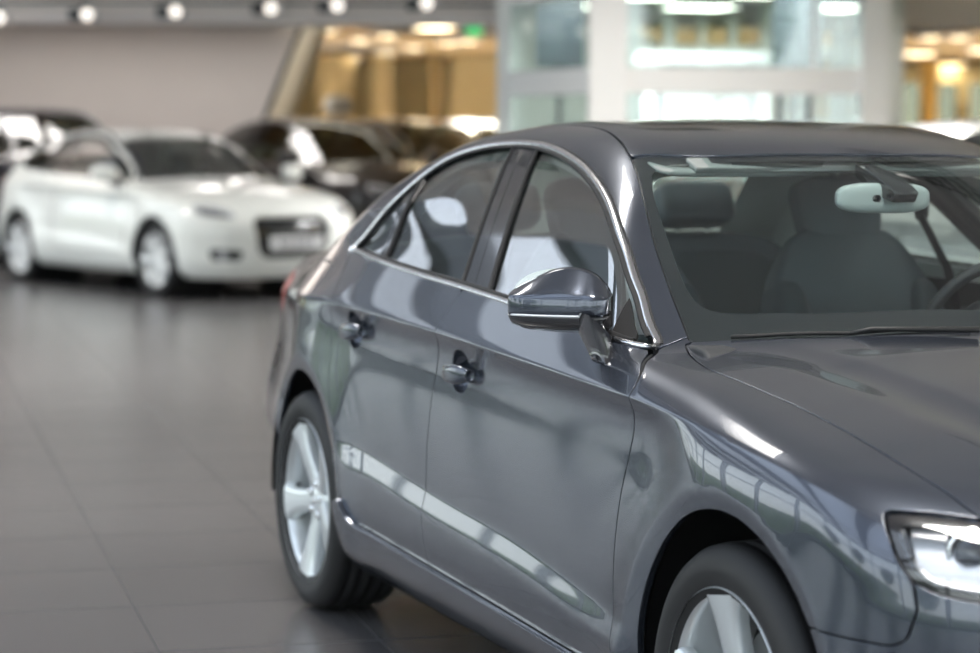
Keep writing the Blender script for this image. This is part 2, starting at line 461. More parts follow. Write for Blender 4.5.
# ------------------------------------------------------------------ wheels
def wheel(parent, cx, cy, sgn, ph, R=.317, rim=.233, w=.225, spokes=5, m_rim=None, hi=True, tyremat=None):
    """sgn -1: outer face looks to -y.  returns the wheel part with its sub-parts"""
    n = 128 if hi else 48
    o = -w / 2; i = w / 2
    prof = [(rim - .012, o + .012), (rim + .004, o + .004), (rim + .010, o + .001), (rim + .030, o - .004), (R - .045, o - .004), (R - .030, o - .001), (R - .014, o + .009), (R - .004, o + .024)]
    if hi:
        for g in (-.058, -.020, .020, .058):
            prof += [(R, g - .0055), (R - .007, g - .004), (R - .007, g + .004), (R, g + .0055)]
    else: prof += [(R, -.05), (R, .05)]
    prof += [(R - .004, i - .024), (R - .014, i - .009), (R - .045, i), (rim + .02, i), (rim - .012, i - .012)]
    s = 1 if sgn < 0 else -1
    prof = [(a, b * s) for a, b in prof]
    base = MB()
    bar = [(rim + .001, o + .001), (rim + .004, o + .0045), (rim - .001, o + .010), (rim - .012, o + .014), (rim - .016, o + .035), (rim - .030, o + .085), (rim - .032, i - .01)]
    base.lathe([(a, b * s) for a, b in bar], n=n)
    wo = base.build('wheel', m_rim or M['alloy'], parent, smooth=True, loc=(cx, cy, R))
    t = MB().lathe(prof, n=n).build('tyre', tyremat or M['tyre'], wo, smooth=True)
    # spokes: every one a tapered bar with a crowned face
    def spoke(a0, wid, m, depth=1.):
        mb = MB(); V = []; F_ = []
        st = [(.030, .034, .040), (.060, .030, .036), (.10, .0275, .028), (.15, .030, .019), (.19, .036, .013), (rim - .012, .050, .009)]
        st = [(r, hw * wid * (1 + .25 * min(1, r / .12)), d) for r, hw, d in st]
        for r, hw, d in st:
            f = o + d
            for lat, dep in ((-1, .032), (-1., .008), (-.82, .0), (-.3, -.003), (.3, -.003), (.82, .0), (1., .008), (1, .032)):
                V.append((r, lat * hw, f + dep))
        k = 8
        for a in range(len(st) - 1):
            for b in range(k - 1): F_.append((a * k + b, a * k + b + 1, (a + 1) * k + b + 1, (a + 1) * k + b))
        ca, sa = math.cos(a0), math.sin(a0); W_ = []
        for r, lt, d in V:
            q = lt
            W_.append((r * ca - q * sa, d * s, r * sa + q * ca))
        return mb.add(W_, F_)
    for k in range(spokes):
        a = math.radians(ph + 360 / spokes * k)
        sp = spoke(a, 1. if hi else .75, None)
        so = sp.build('spoke', m_rim or M['alloy'], wo, smooth=True)
        if hi: so.modifiers.new('sub', 'SUBSURF').render_levels = 2
    hub = MB().lathe([(.0005, o + .034), (.026, o + .034), (.030, o + .037), (.032, o + .037), (.058, o + .034), (.066, o + .042), (.070, o + .075)] if s > 0 else [(a, -b) for a, b in [(.0005, o + .034), (.026, o + .034), (.030, o + .037), (.032, o + .037), (.058, o + .034), (.066, o + .042), (.070, o + .075)]], n=48)
    hub.build('hub', m_rim or M['alloy'], wo, smooth=True)
    if hi:
        for k in range(5):
            a = math.radians(ph + 36 + 72 * k)
            MB().lathe([(.0005, s * (o + .030)), (.008, s * (o + .030)), (.010, s * (o + .034)), (.010, s * (o + .06))], n=16, c=(.046 * math.cos(a), 0, .046 * math.sin(a))).build('wheel_bolt', M['chrome'], wo, smooth=True)
        # cap rings
        rg = MB()
        for k in range(4):
            c = (-.0135 + .009 * k, s * (o + .0325), 0)
            rg.lathe([(.0055, 0), (.0066, -s * .0015), (.0072, 0)], n=20, c=c)
        rg.build('cap_emblem', M['chrome'], wo, smooth=True)
        MB().tube([((rim - .03) * math.cos(math.radians(ph + 130)), s * (o + .05), (rim - .03) * math.sin(math.radians(ph + 130))), ((rim - .055) * math.cos(math.radians(ph + 130)), s * (o + .035), (rim - .055) * math.sin(math.radians(ph + 130)))], .005, 8).build('valve', M['rubber'], wo)
        MB().lathe([(.06, s * .01), (.155, s * .01), (.155, s * .03), (.06, s * .03)], n=64).build('brake_disc', M['disc'], wo, smooth=False)
    MB().lathe([(.0005, s * .045), (rim - .034, s * .045), (rim - .034, s * .06)], n=48).build('inner_barrel', M['alloyd'] if not hi else M['dark'], wo, smooth=False)
    return wo

def tyremat():
    m = mat('tyre_rubber', (.016, .016, .017), .62, bump=.0)
    nt = m.node_tree; b = nt.nodes['Principled BSDF']
    tc = _node(nt, 'ShaderNodeTexCoord'); sx = _node(nt, 'ShaderNodeSeparateXYZ'); nt.links.new(tc.outputs['Object'], sx.inputs[0])
    at = _node(nt, 'ShaderNodeMath', operation='ARCTAN2'); nt.links.new(sx.outputs['X'], at.inputs[0]); nt.links.new(sx.outputs['Z'], at.inputs[1])
    mu = _node(nt, 'ShaderNodeMath', operation='MULTIPLY'); mu.inputs[1].default_value = 84; nt.links.new(at.outputs[0], mu.inputs[0])
    sn = _node(nt, 'ShaderNodeMath', operation='SINE'); nt.links.new(mu.outputs[0], sn.inputs[0])
    gt = _node(nt, 'ShaderNodeMath', operation='GREATER_THAN'); gt.inputs[1].default_value = -.75; nt.links.new(sn.outputs[0], gt.inputs[0])
    # tread blocks only where the radius is that of the tread
    ln = _node(nt, 'ShaderNodeVectorMath', operation='LENGTH'); cb = _node(nt, 'ShaderNodeCombineXYZ'); nt.links.new(sx.outputs['X'], cb.inputs[0]); nt.links.new(sx.outputs['Z'], cb.inputs[1]); nt.links.new(cb.outputs[0], ln.inputs[0])
    g2 = _node(nt, 'ShaderNodeMath', operation='LESS_THAN'); g2.inputs[1].default_value = .300; nt.links.new(ln.outputs['Value'], g2.inputs[0])
    mx = _node(nt, 'ShaderNodeMath', operation='MAXIMUM'); nt.links.new(gt.outputs[0], mx.inputs[0]); nt.links.new(g2.outputs[0], mx.inputs[1])
    bp = _node(nt, 'ShaderNodeBump', Strength=.9, Distance=.006); nt.links.new(mx.outputs[0], bp.inputs['Height']); nt.links.new(bp.outputs[0], b.inputs['Normal'])
    return m
M['tyre'] = tyremat()

# ------------------------------------------------------------------ outlines shared by the saloon's panels (metres, x back from the front axle)
BELT = spl([(-.549, .938), (-.70, .953), (-.94, .969), (-1.25, .984), (-1.542, .998), (-1.9, 1.012), (-2.234, 1.028), (-2.536, 1.047)], 5)
ARCH = spl([(-2.536, 1.047), (-2.474, 1.092), (-2.395, 1.168), (-2.305, 1.246), (-2.202, 1.307), (-2.073, 1.340), (-1.915, 1.354), (-1.717, 1.353), (-1.511, 1.332), (-1.297, 1.291), (-1.082, 1.227), (-.895, 1.145), (-.743, 1.056), (-.641, .990), (-.549, .938)], 6)
DLO = BELT[:-1] + ARCH[:-1]
SA = spl([(-.552, .9375), (-.50, .918), (-.452, .893), (-.432, .855), (-.434, .80), (-.447, .74), (-.464, .66), (-.471, .58), (-.470, .50), (-.460, .42), (-.448, .36), (-.445, .325), (-.462, .294), (-.50, .286)], 5)
GAP = spl([(-.50, .286), (-.722, .290), (-1.135, .306), (-1.543, .319), (-2.04, .333)], 4)
SR = spl([(-2.04, .333), (-2.10, .336), (-2.14, .352), (-2.19, .395), (-2.277, .537), (-2.335, .63), (-2.366, .70), (-2.383, .80), (-2.388, .86), (-2.402, .915), (-2.46, .975), (-2.54, 1.047)], 5)
SB = spl([(-1.552, .9985), (-1.547, .95), (-1.541, .908), (-1.546, .864), (-1.562, .80), (-1.576, .724), (-1.584, .60), (-1.578, .477), (-1.560, .382), (-1.545, .319)], 5)
def between(line, a, b):  # part of a polyline with x in [b, a] (a > b)
    return [p for p in line if b + 1e-6 < p[0] < a - 1e-6]
FRONT_DOOR = SB + between(GAP, -.50, -1.545)[::-1] + SA[::-1] + between(BELT, -.552, -1.552)
REAR_DOOR = SB[::-1] + between(BELT, -1.552, -2.535) + SR[::-1] + between(GAP, -1.545, -2.04)[::-1]
SILL = [(-.30, .05), (-.462, .294)] + GAP + [(-2.10, .336), (-2.14, .352), (-2.19, .395), (-2.45, .30), (-2.45, .05)]
FENDER = [(-.545, 1.2), (-.552, .9375)] + SA[1:-2] + [(-.447, .30), (-.447, .10), (0, .10), (.1, .546), (.49, .547), (.512, .560), (.522, .61), (.51, .655), (.487, .68), (.457, .716), (.413, .757), (.466, .7575), (.5245, .752), (.56, .745), (.60, 1.2)]
HOOD = spl([(-.520, .668), (-.534, .701), (-.497, .717), (-.456, .728), (-.40, .738), (-.334, .744), (-.222, .735), (-.054, .722), (.103, .717), (.253, .716), (.362, .713), (.449, .703), (.519, .692), (.60, .650), (.66, .575), (.71, .45), (.745, .28), (.755, 0), (.755, -.2)], 4) + [(.755, -.3), (-.315, -.3)] + spl([(-.315, 0), (-.330, .133), (-.385, .406), (-.43, .51), (-.474, .588)], 3)
WSC = [(-.315, -.3)] + spl([(-.315, 0), (-.330, .133), (-.385, .406), (-.43, .51), (-.474, .588), (-.520, .668)], 3) + spl([(-.537, .693), (-.618, .676), (-.709, .659), (-.835, .630), (-.973, .589), (-1.13, .538), (-1.204, .518)], 4) + spl([(-1.204, .518), (-1.11, .384), (-1.054, .151), (-1.040, 0)], 5) + [(-1.04, -.3)]
WSI = [(-.400, -.3)] + spl([(-.405, 0), (-.415, .10), (-.468, .357), (-.53, .50), (-.575, .585), (-.616, .622), (-.67, .630), (-.769, .614), (-.978, .562), (-1.07, .527), (-1.103, .505), (-1.107, .475), (-1.078, .38), (-1.03, .15), (-1.018, 0)], 5) + [(-1.018, -.3)]
ROOF = [(-1.04, -.3)] + spl([(-1.040, 0), (-1.054, .151), (-1.11, .384), (-1.204, .518)], 5)[:-1] + spl([(-1.204, .518), (-1.333, .487), (-1.49, .462), (-1.70, .452), (-2.0, .455), (-2.25, .468), (-2.41, .480)], 4)[:-1] + spl([(-2.41, .480), (-2.36, .30), (-2.335, 0)], 4) + [(-2.335, -.3)]
SUN = [(-1.262, -.3)] + spl([(-1.262, 0), (-1.275, .2), (-1.31, .36), (-1.38, .402), (-1.70, .405), (-2.08, .402), (-2.14, .36), (-2.15, 0)], 5) + [(-2.15, -.3)]
REARG = [(-2.335, -.3)] + spl([(-2.335, 0), (-2.36, .30), (-2.41, .480)], 4)[:-1] + spl([(-2.41, .480), (-2.60, .528), (-2.85, .578), (-3.02, .600)], 4) + spl([(-3.02, .600), (-3.08, .35), (-3.10, 0)], 4) + [(-3.10, -.3)]
BOOT = [(-3.10, -.3)] + spl([(-3.10, 0), (-3.08, .35), (-3.02, .600)], 4)[:-1] + [(-3.03, .625), (-3.20, .618), (-3.36, .590), (-3.47, .560), (-3.70, .50), (-3.70, -.3)]
PHEAD = spl([(62.9, .756), (60.9, .716), (59.3, .680), (57.8, .656), (55.2, .640), (51.3, .632), (42, .618), (33, .610), (30.5, .625), (31.5, .655), (34, .690)], 4, False) + spl([(38, .712), (45, .738), (53.1, .7515), (58.3, .7565)], 3)
def PHI(poly, k=.0135, inset=0.):
    pl = [(a * k, b) for a, b in poly]
    return lambda P: np.where(P[:, 0] > 0, sdf(np.degrees(np.arctan2(np.abs(P[:, 1]), P[:, 0])) * k, P[:, 2], pl) + inset, 1.)
TLAMP = [(-3.24, .905), (-3.30, .93), (-3.42, .940), (-3.7, .93), (-3.7, .80), (-3.40, .795), (-3.30, .815), (-3.25, .85)]
g = .0028

def saloon(root):
    B = Body(); P = B.grid(-3.60, .80, .012, .0115)
    CF = B.cap((.10, 0, .50), False, 1.0); CR = B.cap((-2.95, 0, .55), True, 1.2)
    cf, cr = CIRC(.012, .329, .370), CIRC(B.rw + .006, .325, .372)
    sp = [SPLIT(CIRC(0, .317, .415)), SPLIT(CIRC(B.rw, .317, .415))]
    dlo, fdoor, rdoor, sill, fen = XZ(DLO), XZ(FRONT_DOOR), XZ(REAR_DOOR), XZ(SILL), XZ(FENDER)
    hood, wsc, roof, rearg, boot = XY(HOOD), XY(WSC), XY(ROOF), XY(REARG), XY(BOOT)
    up = lambda f: (lambda P: np.where(P[:, 2] > .70, f(P), .5))      # plan outlines hold for the upper shell only
    hood, wsc, roof, rearg, boot = map(up, (hood, wsc, roof, rearg, boot))
    paint_ = M['grey']
    tlamp = lambda P: sdf(P[:, 0], P[:, 2], TLAMP)
    for sd in (-1, 1):
        handles = [((-1.400, .812), .058, .052, .04), ((-2.203, .846), .058, .052, .085)]
        def bowl(c, a, b, tl_): return [(c[0] + a * math.copysign(abs(math.cos(t)) ** .8, math.cos(t)), c[1] + b * math.copysign(abs(math.sin(t)) ** .8, math.sin(t)) - .00 * t) for t in np.linspace(0, 2 * PI, 36, endpoint=False)]
        bw = [bowl(*h) for h in handles]
        fd = panel('front_door', B, P, [XZ(FRONT_DOOR, g), NOT(XZ(bw[0]))], paint_, root, lip=.014, side=sd)
        rd = panel('rear_door', B, P, [XZ(REAR_DOOR, g), NOT(XZ(bw[1])), cr], paint_, root, lip=.014, side=sd)
        for (c, a, b, sl), dpar, bwp in ((handles[0], fd, bw[0]), (handles[1], rd, bw[1])):
            # dished recess
            V = []; F_ = []; rings = [(1., 0), (.97, .010), (.85, .028), (.6, .038), (.3, .041), (.01, .042)]
            base = B.side([(c[0] + (p[0] - c[0]) * k, c[1] + (p[1] - c[1]) * k) for k, _ in rings for p in bwp], sd)
            k = len(bwp)
            for i, (_, d) in enumerate(rings):
                for j in range(k):
                    v = base[i * k + j].copy(); v[1] -= sd * d; V.append(v)
            for i in range(len(rings) - 1):
                for j in range(k): F_.append((i * k + j, i * k + (j + 1) % k, (i + 1) * k + (j + 1) % k, (i + 1) * k + j))
            newmesh('handle_recess', V, F_, paint_, dpar)
            # pull handle, bowed outwards
            hp = []; hw = []
            xs = np.linspace(-.075, .073, 15)
            xs = xs + .020; yy = B.side([(c[0] + t, c[1] - .004 + sl * t) for t in xs], sd)
            hb = MB(); V = []; F_ = []; kk = 12
            for i, t in enumerate(xs):
                q = (t - .020) / .0755; out = .006 + .027 * (1 - q * q) ** .5 if abs(q) < 1 else .004
                hz = .0235 * (1 - abs(q) ** 4 * .55) * (1.05 if q > 0 else .95); dy = .011 if abs(q) < .99 else .006
                for m_ in range(kk):
                    an = 2 * PI * m_ / kk
                    V.append((yy[i][0], yy[i][1] + sd * (out + dy * math.copysign(abs(math.cos(an)) ** .7, math.cos(an))), yy[i][2] + hz * math.copysign(abs(math.sin(an)) ** .8, math.sin(an))))
            for i in range(len(xs) - 1):
                for m_ in range(kk): F_.append((i * kk + m_, i * kk + (m_ + 1) % kk, (i + 1) * kk + (m_ + 1) % kk, (i + 1) * kk + m_))
            F_ += [tuple(range(kk)), tuple(range(14 * kk, 15 * kk))[::-1]]
            ho = newmesh('door_handle', V, F_, paint_, dpar)
            ho.modifiers.new('sub', 'SUBSURF').render_levels = 1
        panel('sill', B, P, [XZ(SILL, g), cf, cr], paint_, root, off=-.015, lip=.028, side=sd)
        panel('front_wing', B, P, [XZ(FENDER, g), NOT(hood, g), NOT(wsc, g), cf] + sp[:1], paint_, root, lip=.016, side=sd)
        flap = spl([(-2.80, .885), (-2.80, .99), (-2.785, 1.003), (-2.64, 1.003), (-2.625, .99), (-2.63, .90), (-2.645, .875), (-2.785, .87)], 3, True)
        cl = [lambda P: P[:, 0] + .545 + g, NOT(fdoor, g), NOT(rdoor, g), NOT(sill, g), NOT(fen, g), NOT(dlo), NOT(hood, g), NOT(wsc, g), NOT(roof, g), NOT(rearg, g), NOT(boot, g), NOT(tlamp, g), cr, sp[1]]
        rb = lambda P: sdf(P[:, 0], P[:, 2], [(-3.00, .585), (-3.25, .60), (-3.34, .63), (-3.40, .70), (-3.7, .72), (-3.7, .0), (-2.7, .0), (-2.7, .585)])
        panel('side_frame', B, P, cl + ([NOT(lambda P: sdf(P[:, 0], P[:, 2], flap), g)] if sd < 0 else []) + [NOT(rb, g), lambda P: -3.50 - P[:, 0]], paint_, root, lip=.016, side=sd)
        if sd < 0: panel('fuel_flap', B, P, [lambda P: sdf(P[:, 0], P[:, 2], flap) + g], paint_, root, lip=.01, side=sd)
        # glazing of the side windows
        x_b = lambda z: -1.502 - (z - 1.012) * .867          # door split on the B pillar
        def bx(off): return lambda P: P[:, 0] - (-1.502 - (P[:, 2] - 1.012) * .867) + off
        panel('front_side_window', B, P, [XZ(DLO, .012), lambda P: -(P[:, 0] - (-1.398 - (P[:, 2] - 1.007) * .887))], M['sideglass'], root, off=.007, lip=0, side=sd)
        qd = lambda P: P[:, 0] - (-2.205 - (P[:, 2] - 1.05) * .30)
        panel('rear_side_window', B, P, [XZ(DLO, .012), lambda P: P[:, 0] - (-1.582 - (P[:, 2] - 1.017) * .835), lambda P: -qd(P)], M['sideglass'], root, off=.007, lip=0, side=sd)
        panel('quarter_window', B, P, [XZ(DLO, .012), lambda P: qd(P) + .062], M['sideglass'], root, off=.006, lip=0, side=sd)
        panel('quarter_divider', B, P, [XZ(DLO, .010), qd, lambda P: -qd(P) - .062, SPLIT(lambda P: qd(P) + .02)], M['pillar'], root, off=.003, lip=.012, side=sd)
        panel('door_pillar_cover', B, P, [XZ(DLO, .010), lambda P: P[:, 0] - (-1.398 - (P[:, 2] - 1.007) * .887), lambda P: -bx(0)(P) + .003], M['pillar'], root, off=.002, lip=.015, side=sd)
        panel('door_pillar_cover', B, P, [XZ(DLO, .010), lambda P: bx(0)(P) + .003, lambda P: -(P[:, 0] - (-1.582 - (P[:, 2] - 1.017) * .835))], M['pillar'], root, off=.002, lip=.015, side=sd)
        panel('mirror_corner', B, P, [XZ(DLO, .012), lambda P: sdf(P[:, 0], P[:, 2], [(-.54, .92), (-.665, .940), (-.752, 1.066), (-.73, 1.075), (-.52, .94)])], M['dark'], root, off=.003, lip=.01, side=sd)
        for line in (SA[2:-3], SB[1:], SR[:-2], GAP):
            sweep('gap_shade', B, B.side(line, sd), .0072, .0008, M['dark'], root, closed=False, base=-.0014)  # dark strips laid in the door gaps to stand for their shade
        # black seals, then the bright moulding, a thin gasket outside it
        cen = B.side([(-1.55, 1.13)], sd)[0]
        f_ = (-.5515, .9385); r_ = (-2.5365, 1.0468)
        lo_ = [f_] + BELT[1:-1] + [r_]; hi_ = [r_] + ARCH[1:-1] + [f_]
        for nm, line, w_, h_, mm, sh, e in (('chrome_moulding', lo_, .0135, .0060, 'chrome', -.0035, 0), ('chrome_moulding', hi_, .0165, .0062, 'chrome', -.0045, 0),
                                            ('window_seal', lo_, .010, .004, 'rubber', -.0150, 2), ('window_seal', hi_, .011, .004, 'rubber', -.0180, 3), ('gutter_seal', hi_, .005, .0014, 'rubber', .0062, 1)):
            q_ = B.side(line[e:len(line) - e] if e else line, sd)
            sweep(nm, B, q_, w_, h_, M[mm], root, closed=False, shift=sh, centre=cen)
        for a, b, c0 in ((-1.398, .887, 1.007), (-1.582, .835, 1.017), (-2.205, .30, 1.05)):
            zt = {-1.398: 1.338, -1.582: 1.340, -2.205: 1.288}[a]; z0 = {-1.398: 1.004, -1.582: 1.012, -2.205: 1.04}[a]
            sweep('window_seal', B, B.side([(a - (z - c0) * b, z) for z in np.linspace(z0, zt, 14)], sd), .012, .003, M['rubber'], root, closed=False)
        # tail lamp
        panel('tail_lamp', B, CR, [lambda P: tlamp(P) + g, NOT(boot, .0)], M['red'], root, lip=.02, side=sd)
        # head lamp: bright bowl, black bezel, projector, clear cover
        hl = panel('headlamp', B, CF, [PHI(PHEAD, inset=.010)], M['clear'], root, off=.001, lip=.004, side=sd)
        panel('lamp_reflector', B, CF, [PHI(PHEAD, inset=.001)], M['lampwhite'], hl, off=.034, lip=0, side=sd)
        panel('lamp_bezel', B, CF, [PHI(PHEAD, inset=.002), NOT(PHI(PHEAD, inset=.015))], M['gloss'], hl, off=.0025, lip=.007, side=sd)
        pj = Vector((.520, sd * .706, .697)); dr = Vector((.84, sd * .54, 0)).normalized()
        rot = dr.to_track_quat('Y', 'Z').to_matrix()
        mb = MB().lathe([(.0005, .030), (.012, .029), (.022, .025), (.029, .017), (.033, .006), (.034, -.02)], n=40); mb.V = [tuple(rot @ Vector(v) + pj) for v in mb.V]; mb.build('projector_lens', M['lens'], hl, smooth=True)
        mb = MB().lathe([(.034, .008), (.037, .014), (.043, .012), (.047, -.006), (.049, -.03)], n=40); mb.V = [tuple(rot @ Vector(v) + pj) for v in mb.V]; mb.build('projector_ring', M['chrome'], hl, smooth=True)
        pj2 = Vector((.630, sd * .56, .675)); mb = MB().lathe([(.0005, -.01), (.022, -.006), (.036, .008), (.04, .018), (.043, .016), (.044, -.02)], n=40); mb.V = [tuple(rot @ Vector(v) + pj2) for v in mb.V]; mb.build('main_beam', M['chrome'], hl, smooth=True)
        # daytime strip along the lower edge
        pts = [(.492, .79, .668), (.52, .775, .652), (.565, .735, .645), (.62, .66, .638), (.68, .55, .628)]
        MB().tube([(x, sd * y, z) for x, y, z in spl(pts, 5)], .0065, 10).build('running_light', M['lampwhite'], hl, smooth=True)
        MB().tube([(x, sd * y, z) for x, y, z in spl([(.43, .775, .735), (.455, .785, .71), (.475, .79, .685)], 5)], .004, 8).build('side_reflector', M['gloss'], hl, smooth=True)
    hd = panel('bonnet', B, P, [XY(HOOD, g), lambda P: .70 - P[:, 2], NOT(XZ([(.57, .3), (1, .3), (1, .70), (.57, .70)]))], paint_, root, lip=.02)
    rf = panel('roof', B, P, [XY(ROOF, g), lambda P: 1.0 - P[:, 2], NOT(XY(SUN))], paint_, root, lip=.012)
    panel('sunroof', B, P, [XY(SUN, .002), lambda P: 1.0 - P[:, 2]], M['roofglass'], root, off=.001, lip=.008)
    panel('windscreen_border', B, P, [XY(WSC, .001), lambda P: .9 - P[:, 2], NOT(XY(WSI))], M['frit'], root, off=.0055, lip=.004)
    panel('windscreen', B, P, [XY(WSC, .003), lambda P: .9 - P[:, 2]], M['wsglass'], root, off=.003, lip=0)
    panel('rear_window', B, P, [XY(REARG, .004), lambda P: .9 - P[:, 2]], M['rearglass'], root, off=.004, lip=0)
    panel('boot_lid', B, P, [XY(BOOT, g), lambda P: .88 - P[:, 2], lambda P: -3.50 - P[:, 0]], paint_, root, lip=.014)
    panel('boot_lid', B, CR, [lambda P: P[:, 0] + 3.50, lambda P: .73 - P[:, 2], lambda P: np.abs(P[:, 1]) - .56, NOT(tlamp, g)], paint_, root, lip=.0)
    panel('front_bumper', B, CF, [lambda P: .15 - P[:, 0], NOT(fen, g), NOT(hood, g), NOT(PHI(PHEAD), g), cf,
          NOT(lambda P: sdf(np.abs(P[:, 1]), P[:, 2], [(-.3, .72), (.33, .72), (.42, .60), (.36, .34), (.28, .27), (-.3, .27)]))], paint_, root, lip=.014)
    gr = panel('grille', B, CF, [lambda P: .6 - P[:, 0], lambda P: sdf(np.abs(P[:, 1]), P[:, 2], [(-.3, .72), (.33, .72), (.42, .60), (.36, .34), (.28, .27), (-.3, .27)]) + .001], M['gloss'], root, off=.02, lip=0)
    for k in range(9):
        z = .32 + .042 * k; hwid = .30 + .10 * (z - .3) / .3 if z < .6 else .40 - (z - .6) * .6
        pts = []
        for y in np.linspace(-hwid, hwid, 13): pts.append((float(B.nose(abs(y), z)) - .016, y, z))
        MB().tube(pts, .006, 6).build('grille_bar', M['chrome'], gr, smooth=True)
    panel('rear_bumper', B, CR, [lambda P: P[:, 0] + 2.9, cr, NOT(lambda P: -sdf(P[:, 0], P[:, 2], [(-3.00, .585), (-3.25, .60), (-3.34, .63), (-3.40, .70), (-3.7, .72), (-3.7, .0), (-2.7, .0), (-2.7, .585)]), g)], paint_, root, lip=.014)
    panel('rear_panel', B, CR, [lambda P: P[:, 0] + 3.50, NOT(tlamp, g), lambda P: .723 - P[:, 2], NOT(lambda P: np.maximum(np.abs(P[:, 1]) - .56, .73 - P[:, 2])), NOT(boot, .0)], paint_, root, lip=0)
    # ---- cabin and closed-off inside
    insh = [lambda P: P[:, 0] + .50, lambda P: -3.08 - P[:, 0]]
    panel('headlining', B, P, insh + [lambda P: .985 - P[:, 2] - .022 * (-P[:, 0]-.6)*.5, NOT(XZ(DLO, .022)), NOT(up(XY(WSI, .0))), NOT(up(XY(REARG, .03)))], M['lining'], root, off=.032, lip=0)
    panel('door_linings', B, P, [lambda P: P[:, 2] - (.985 - .022 * (P[:, 0] + .6) * .5), NOT(XZ(DLO, .004)), CIRC(0, .317, .40), CIRC(B.rw, .317, .40), lambda P: -3.45 - P[:, 0], lambda P: P[:, 0] - .45, NOT(up(XY([(-.2, -.3), (-.2, .72), (-.60, .68), (-.60, -.3)])), 0), NOT(up(XY(REARG)))], M['dash'], root, off=.040, lip=0)
    MB().box((-1.45, 0, .255), (3.3, 1.50, .05)).build('floor_pan', M['dark'], root)
    MB().box((-2.75, 0, .975), (.62, 1.26, .04)).build('parcel_shelf', M['dash'], root, bevel=.01)
    MB().box((-.42, 0, .60), (.10, 1.36, .60)).build('bulkhead', M['dark'], root)
    for x in (0, B.rw):
        for sd in (-1, 1):
            V = []; F_ = []; R_ = .398; n = 40
            for k in range(n + 1):
                a = -.08 + (PI + .16) * k / n
                for y, r in ((.855, R_), (.845, R_ + .004), (.50, R_), (.50, .02)): V.append((x + r * math.cos(a), sd * y, .317 + r * math.sin(a)))
            for k in range(n):
                for j in range(3): F_.append((k * 4 + j, k * 4 + j + 1, (k + 1) * 4 + j + 1, (k + 1) * 4 + j))
            newmesh('wheel_liner', V, F_, M['plastic'], root)
    # dashboard, wheel, seats
    dpts = [(-.40, .72), (-.42, .925), (-.56, .945), (-.72, .940), (-.86, .915), (-.93, .86), (-.95, .72), (-.88, .60), (-.6, .55)]
    MB().prism(spl(dpts, 4, True), -.71, .71, 'y').build('dashboard', M['dash'], root, bevel=.01)
    blob('instrument_hood', (-.86, .36, .935), (.11, .19, .035), M['dash'], root, .6)
    sw = MB(); c = Vector((-1.03, .36, .905)); rt = Matrix.Rotation(math.radians(-66), 3, 'Y')
    sw.tube([c + rt @ Vector((.185 * math.cos(a), .185 * math.sin(a), 0)) for a in np.linspace(0, 2 * PI, 49)], .015, 12, False)
    swo = sw.build('steering_wheel', M['dash'], root, smooth=True)
    blob('steering_hub', c - rt @ Vector((0, 0, .0)), (.085, .085, .03), M['dash'], swo, .7, rt)
    mb = MB()
    for a in (0, PI, PI / 2 * 3): mb.tube([c, c + rt @ Vector((.18 * math.sin(a + PI / 2), .18 * math.cos(a + PI / 2), 0))], .012, 8)
    mb.build('steering_spokes', M['dash'], swo, smooth=True)
    for y in (-.36, .36):
        lean = Matrix.Rotation(math.radians(-14), 3, 'Y')
        st = blob('front_seat', (-1.33, y, .50), (.27, .255, .075), M['seat'], root, .45)
        def shp(p):
            x, yy, z = p; wdt = 1.0 - .22 * sst(.35, 1.0, np.float64(z)) ; return (x * (1. - .25 * z) + .35 * abs(yy) ** 4 * (1 - abs(z)), yy * float(wdt), z)
        bk = blob('backrest', (-1.66, y, .80), (.070, .25, .335), M['seat'], st, .42, lean, fn=shp)
        for sd in (-1, 1): blob('side_bolster', (-1.63, y + sd * .205, .76), (.085, .055, .235), M['seat2'], st, .6, lean)
        hr = blob('headrest', (-1.755, y, 1.168), (.048, .127, .098), M['seat'], st, .50, lean, fn=lambda p: (p[0], p[1] * (1 + .10 * p[2]), p[2]))
        for sd in (-1, 1): MB().tube([(-1.735, y + sd * .075, 1.10), (-1.715, y + sd * .075, 1.03)], .006, 8).build('headrest_post', M['chrome'], st, smooth=True)
    rs = blob('rear_bench', (-2.18, 0, .50), (.27, .64, .08), M['seat'], root, .35)
    lean = Matrix.Rotation(math.radians(-22), 3, 'Y')
    blob('rear_backrest', (-2.47, 0, .79), (.08, .64, .30), M['seat'], rs, .28, lean)
    for y in (-.34, .34):
        blob('rear_cushion', (-2.40, y, .80), (.05, .22, .24), M['seat2'], rs, .35, lean)
        blob('rear_headrest', (-2.53, y * .93, 1.165), (.05, .125, .066), M['seat'], rs, .42, lean)
        for sd in (-.05, .05): MB().tube([(-2.53, y * .93 + sd, 1.12), (-2.53, y * .93 + sd, 1.04)], .006, 8).build('headrest_post', M['chrome'], rs, smooth=True)
    # belts on the B pillars
    for sd in (-1, 1):
        pts = [(-1.72, sd * .60, 1.17), (-1.66, sd * .655, 1.02), (-1.62, sd * .70, .80), (-1.60, sd * .72, .5)]
        mb = MB(); V = []; F_ = []
        for i, p in enumerate(pts): V += [(p[0] - .024, p[1], p[2]), (p[0] + .024, p[1] - sd * .004, p[2])]
        for i in range(3): F_.append((2 * i, 2 * i + 1, 2 * i + 3, 2 * i + 2))
        o = newmesh('seat_belt', V, F_, M['rubber'], root, False); s_ = o.modifiers.new('s', 'SOLIDIFY'); s_.thickness = .003
        blob('belt_anchor', (-1.72, sd * .605, 1.175), (.025, .012, .03), M['dash'], root, .6)
    for y in (-.30, .30): blob('sun_visor', (-1.135, y, 1.302), (.075, .20, .0085), M['visor'], root, .4, Matrix.Rotation(math.radians(14), 3, 'Y'))
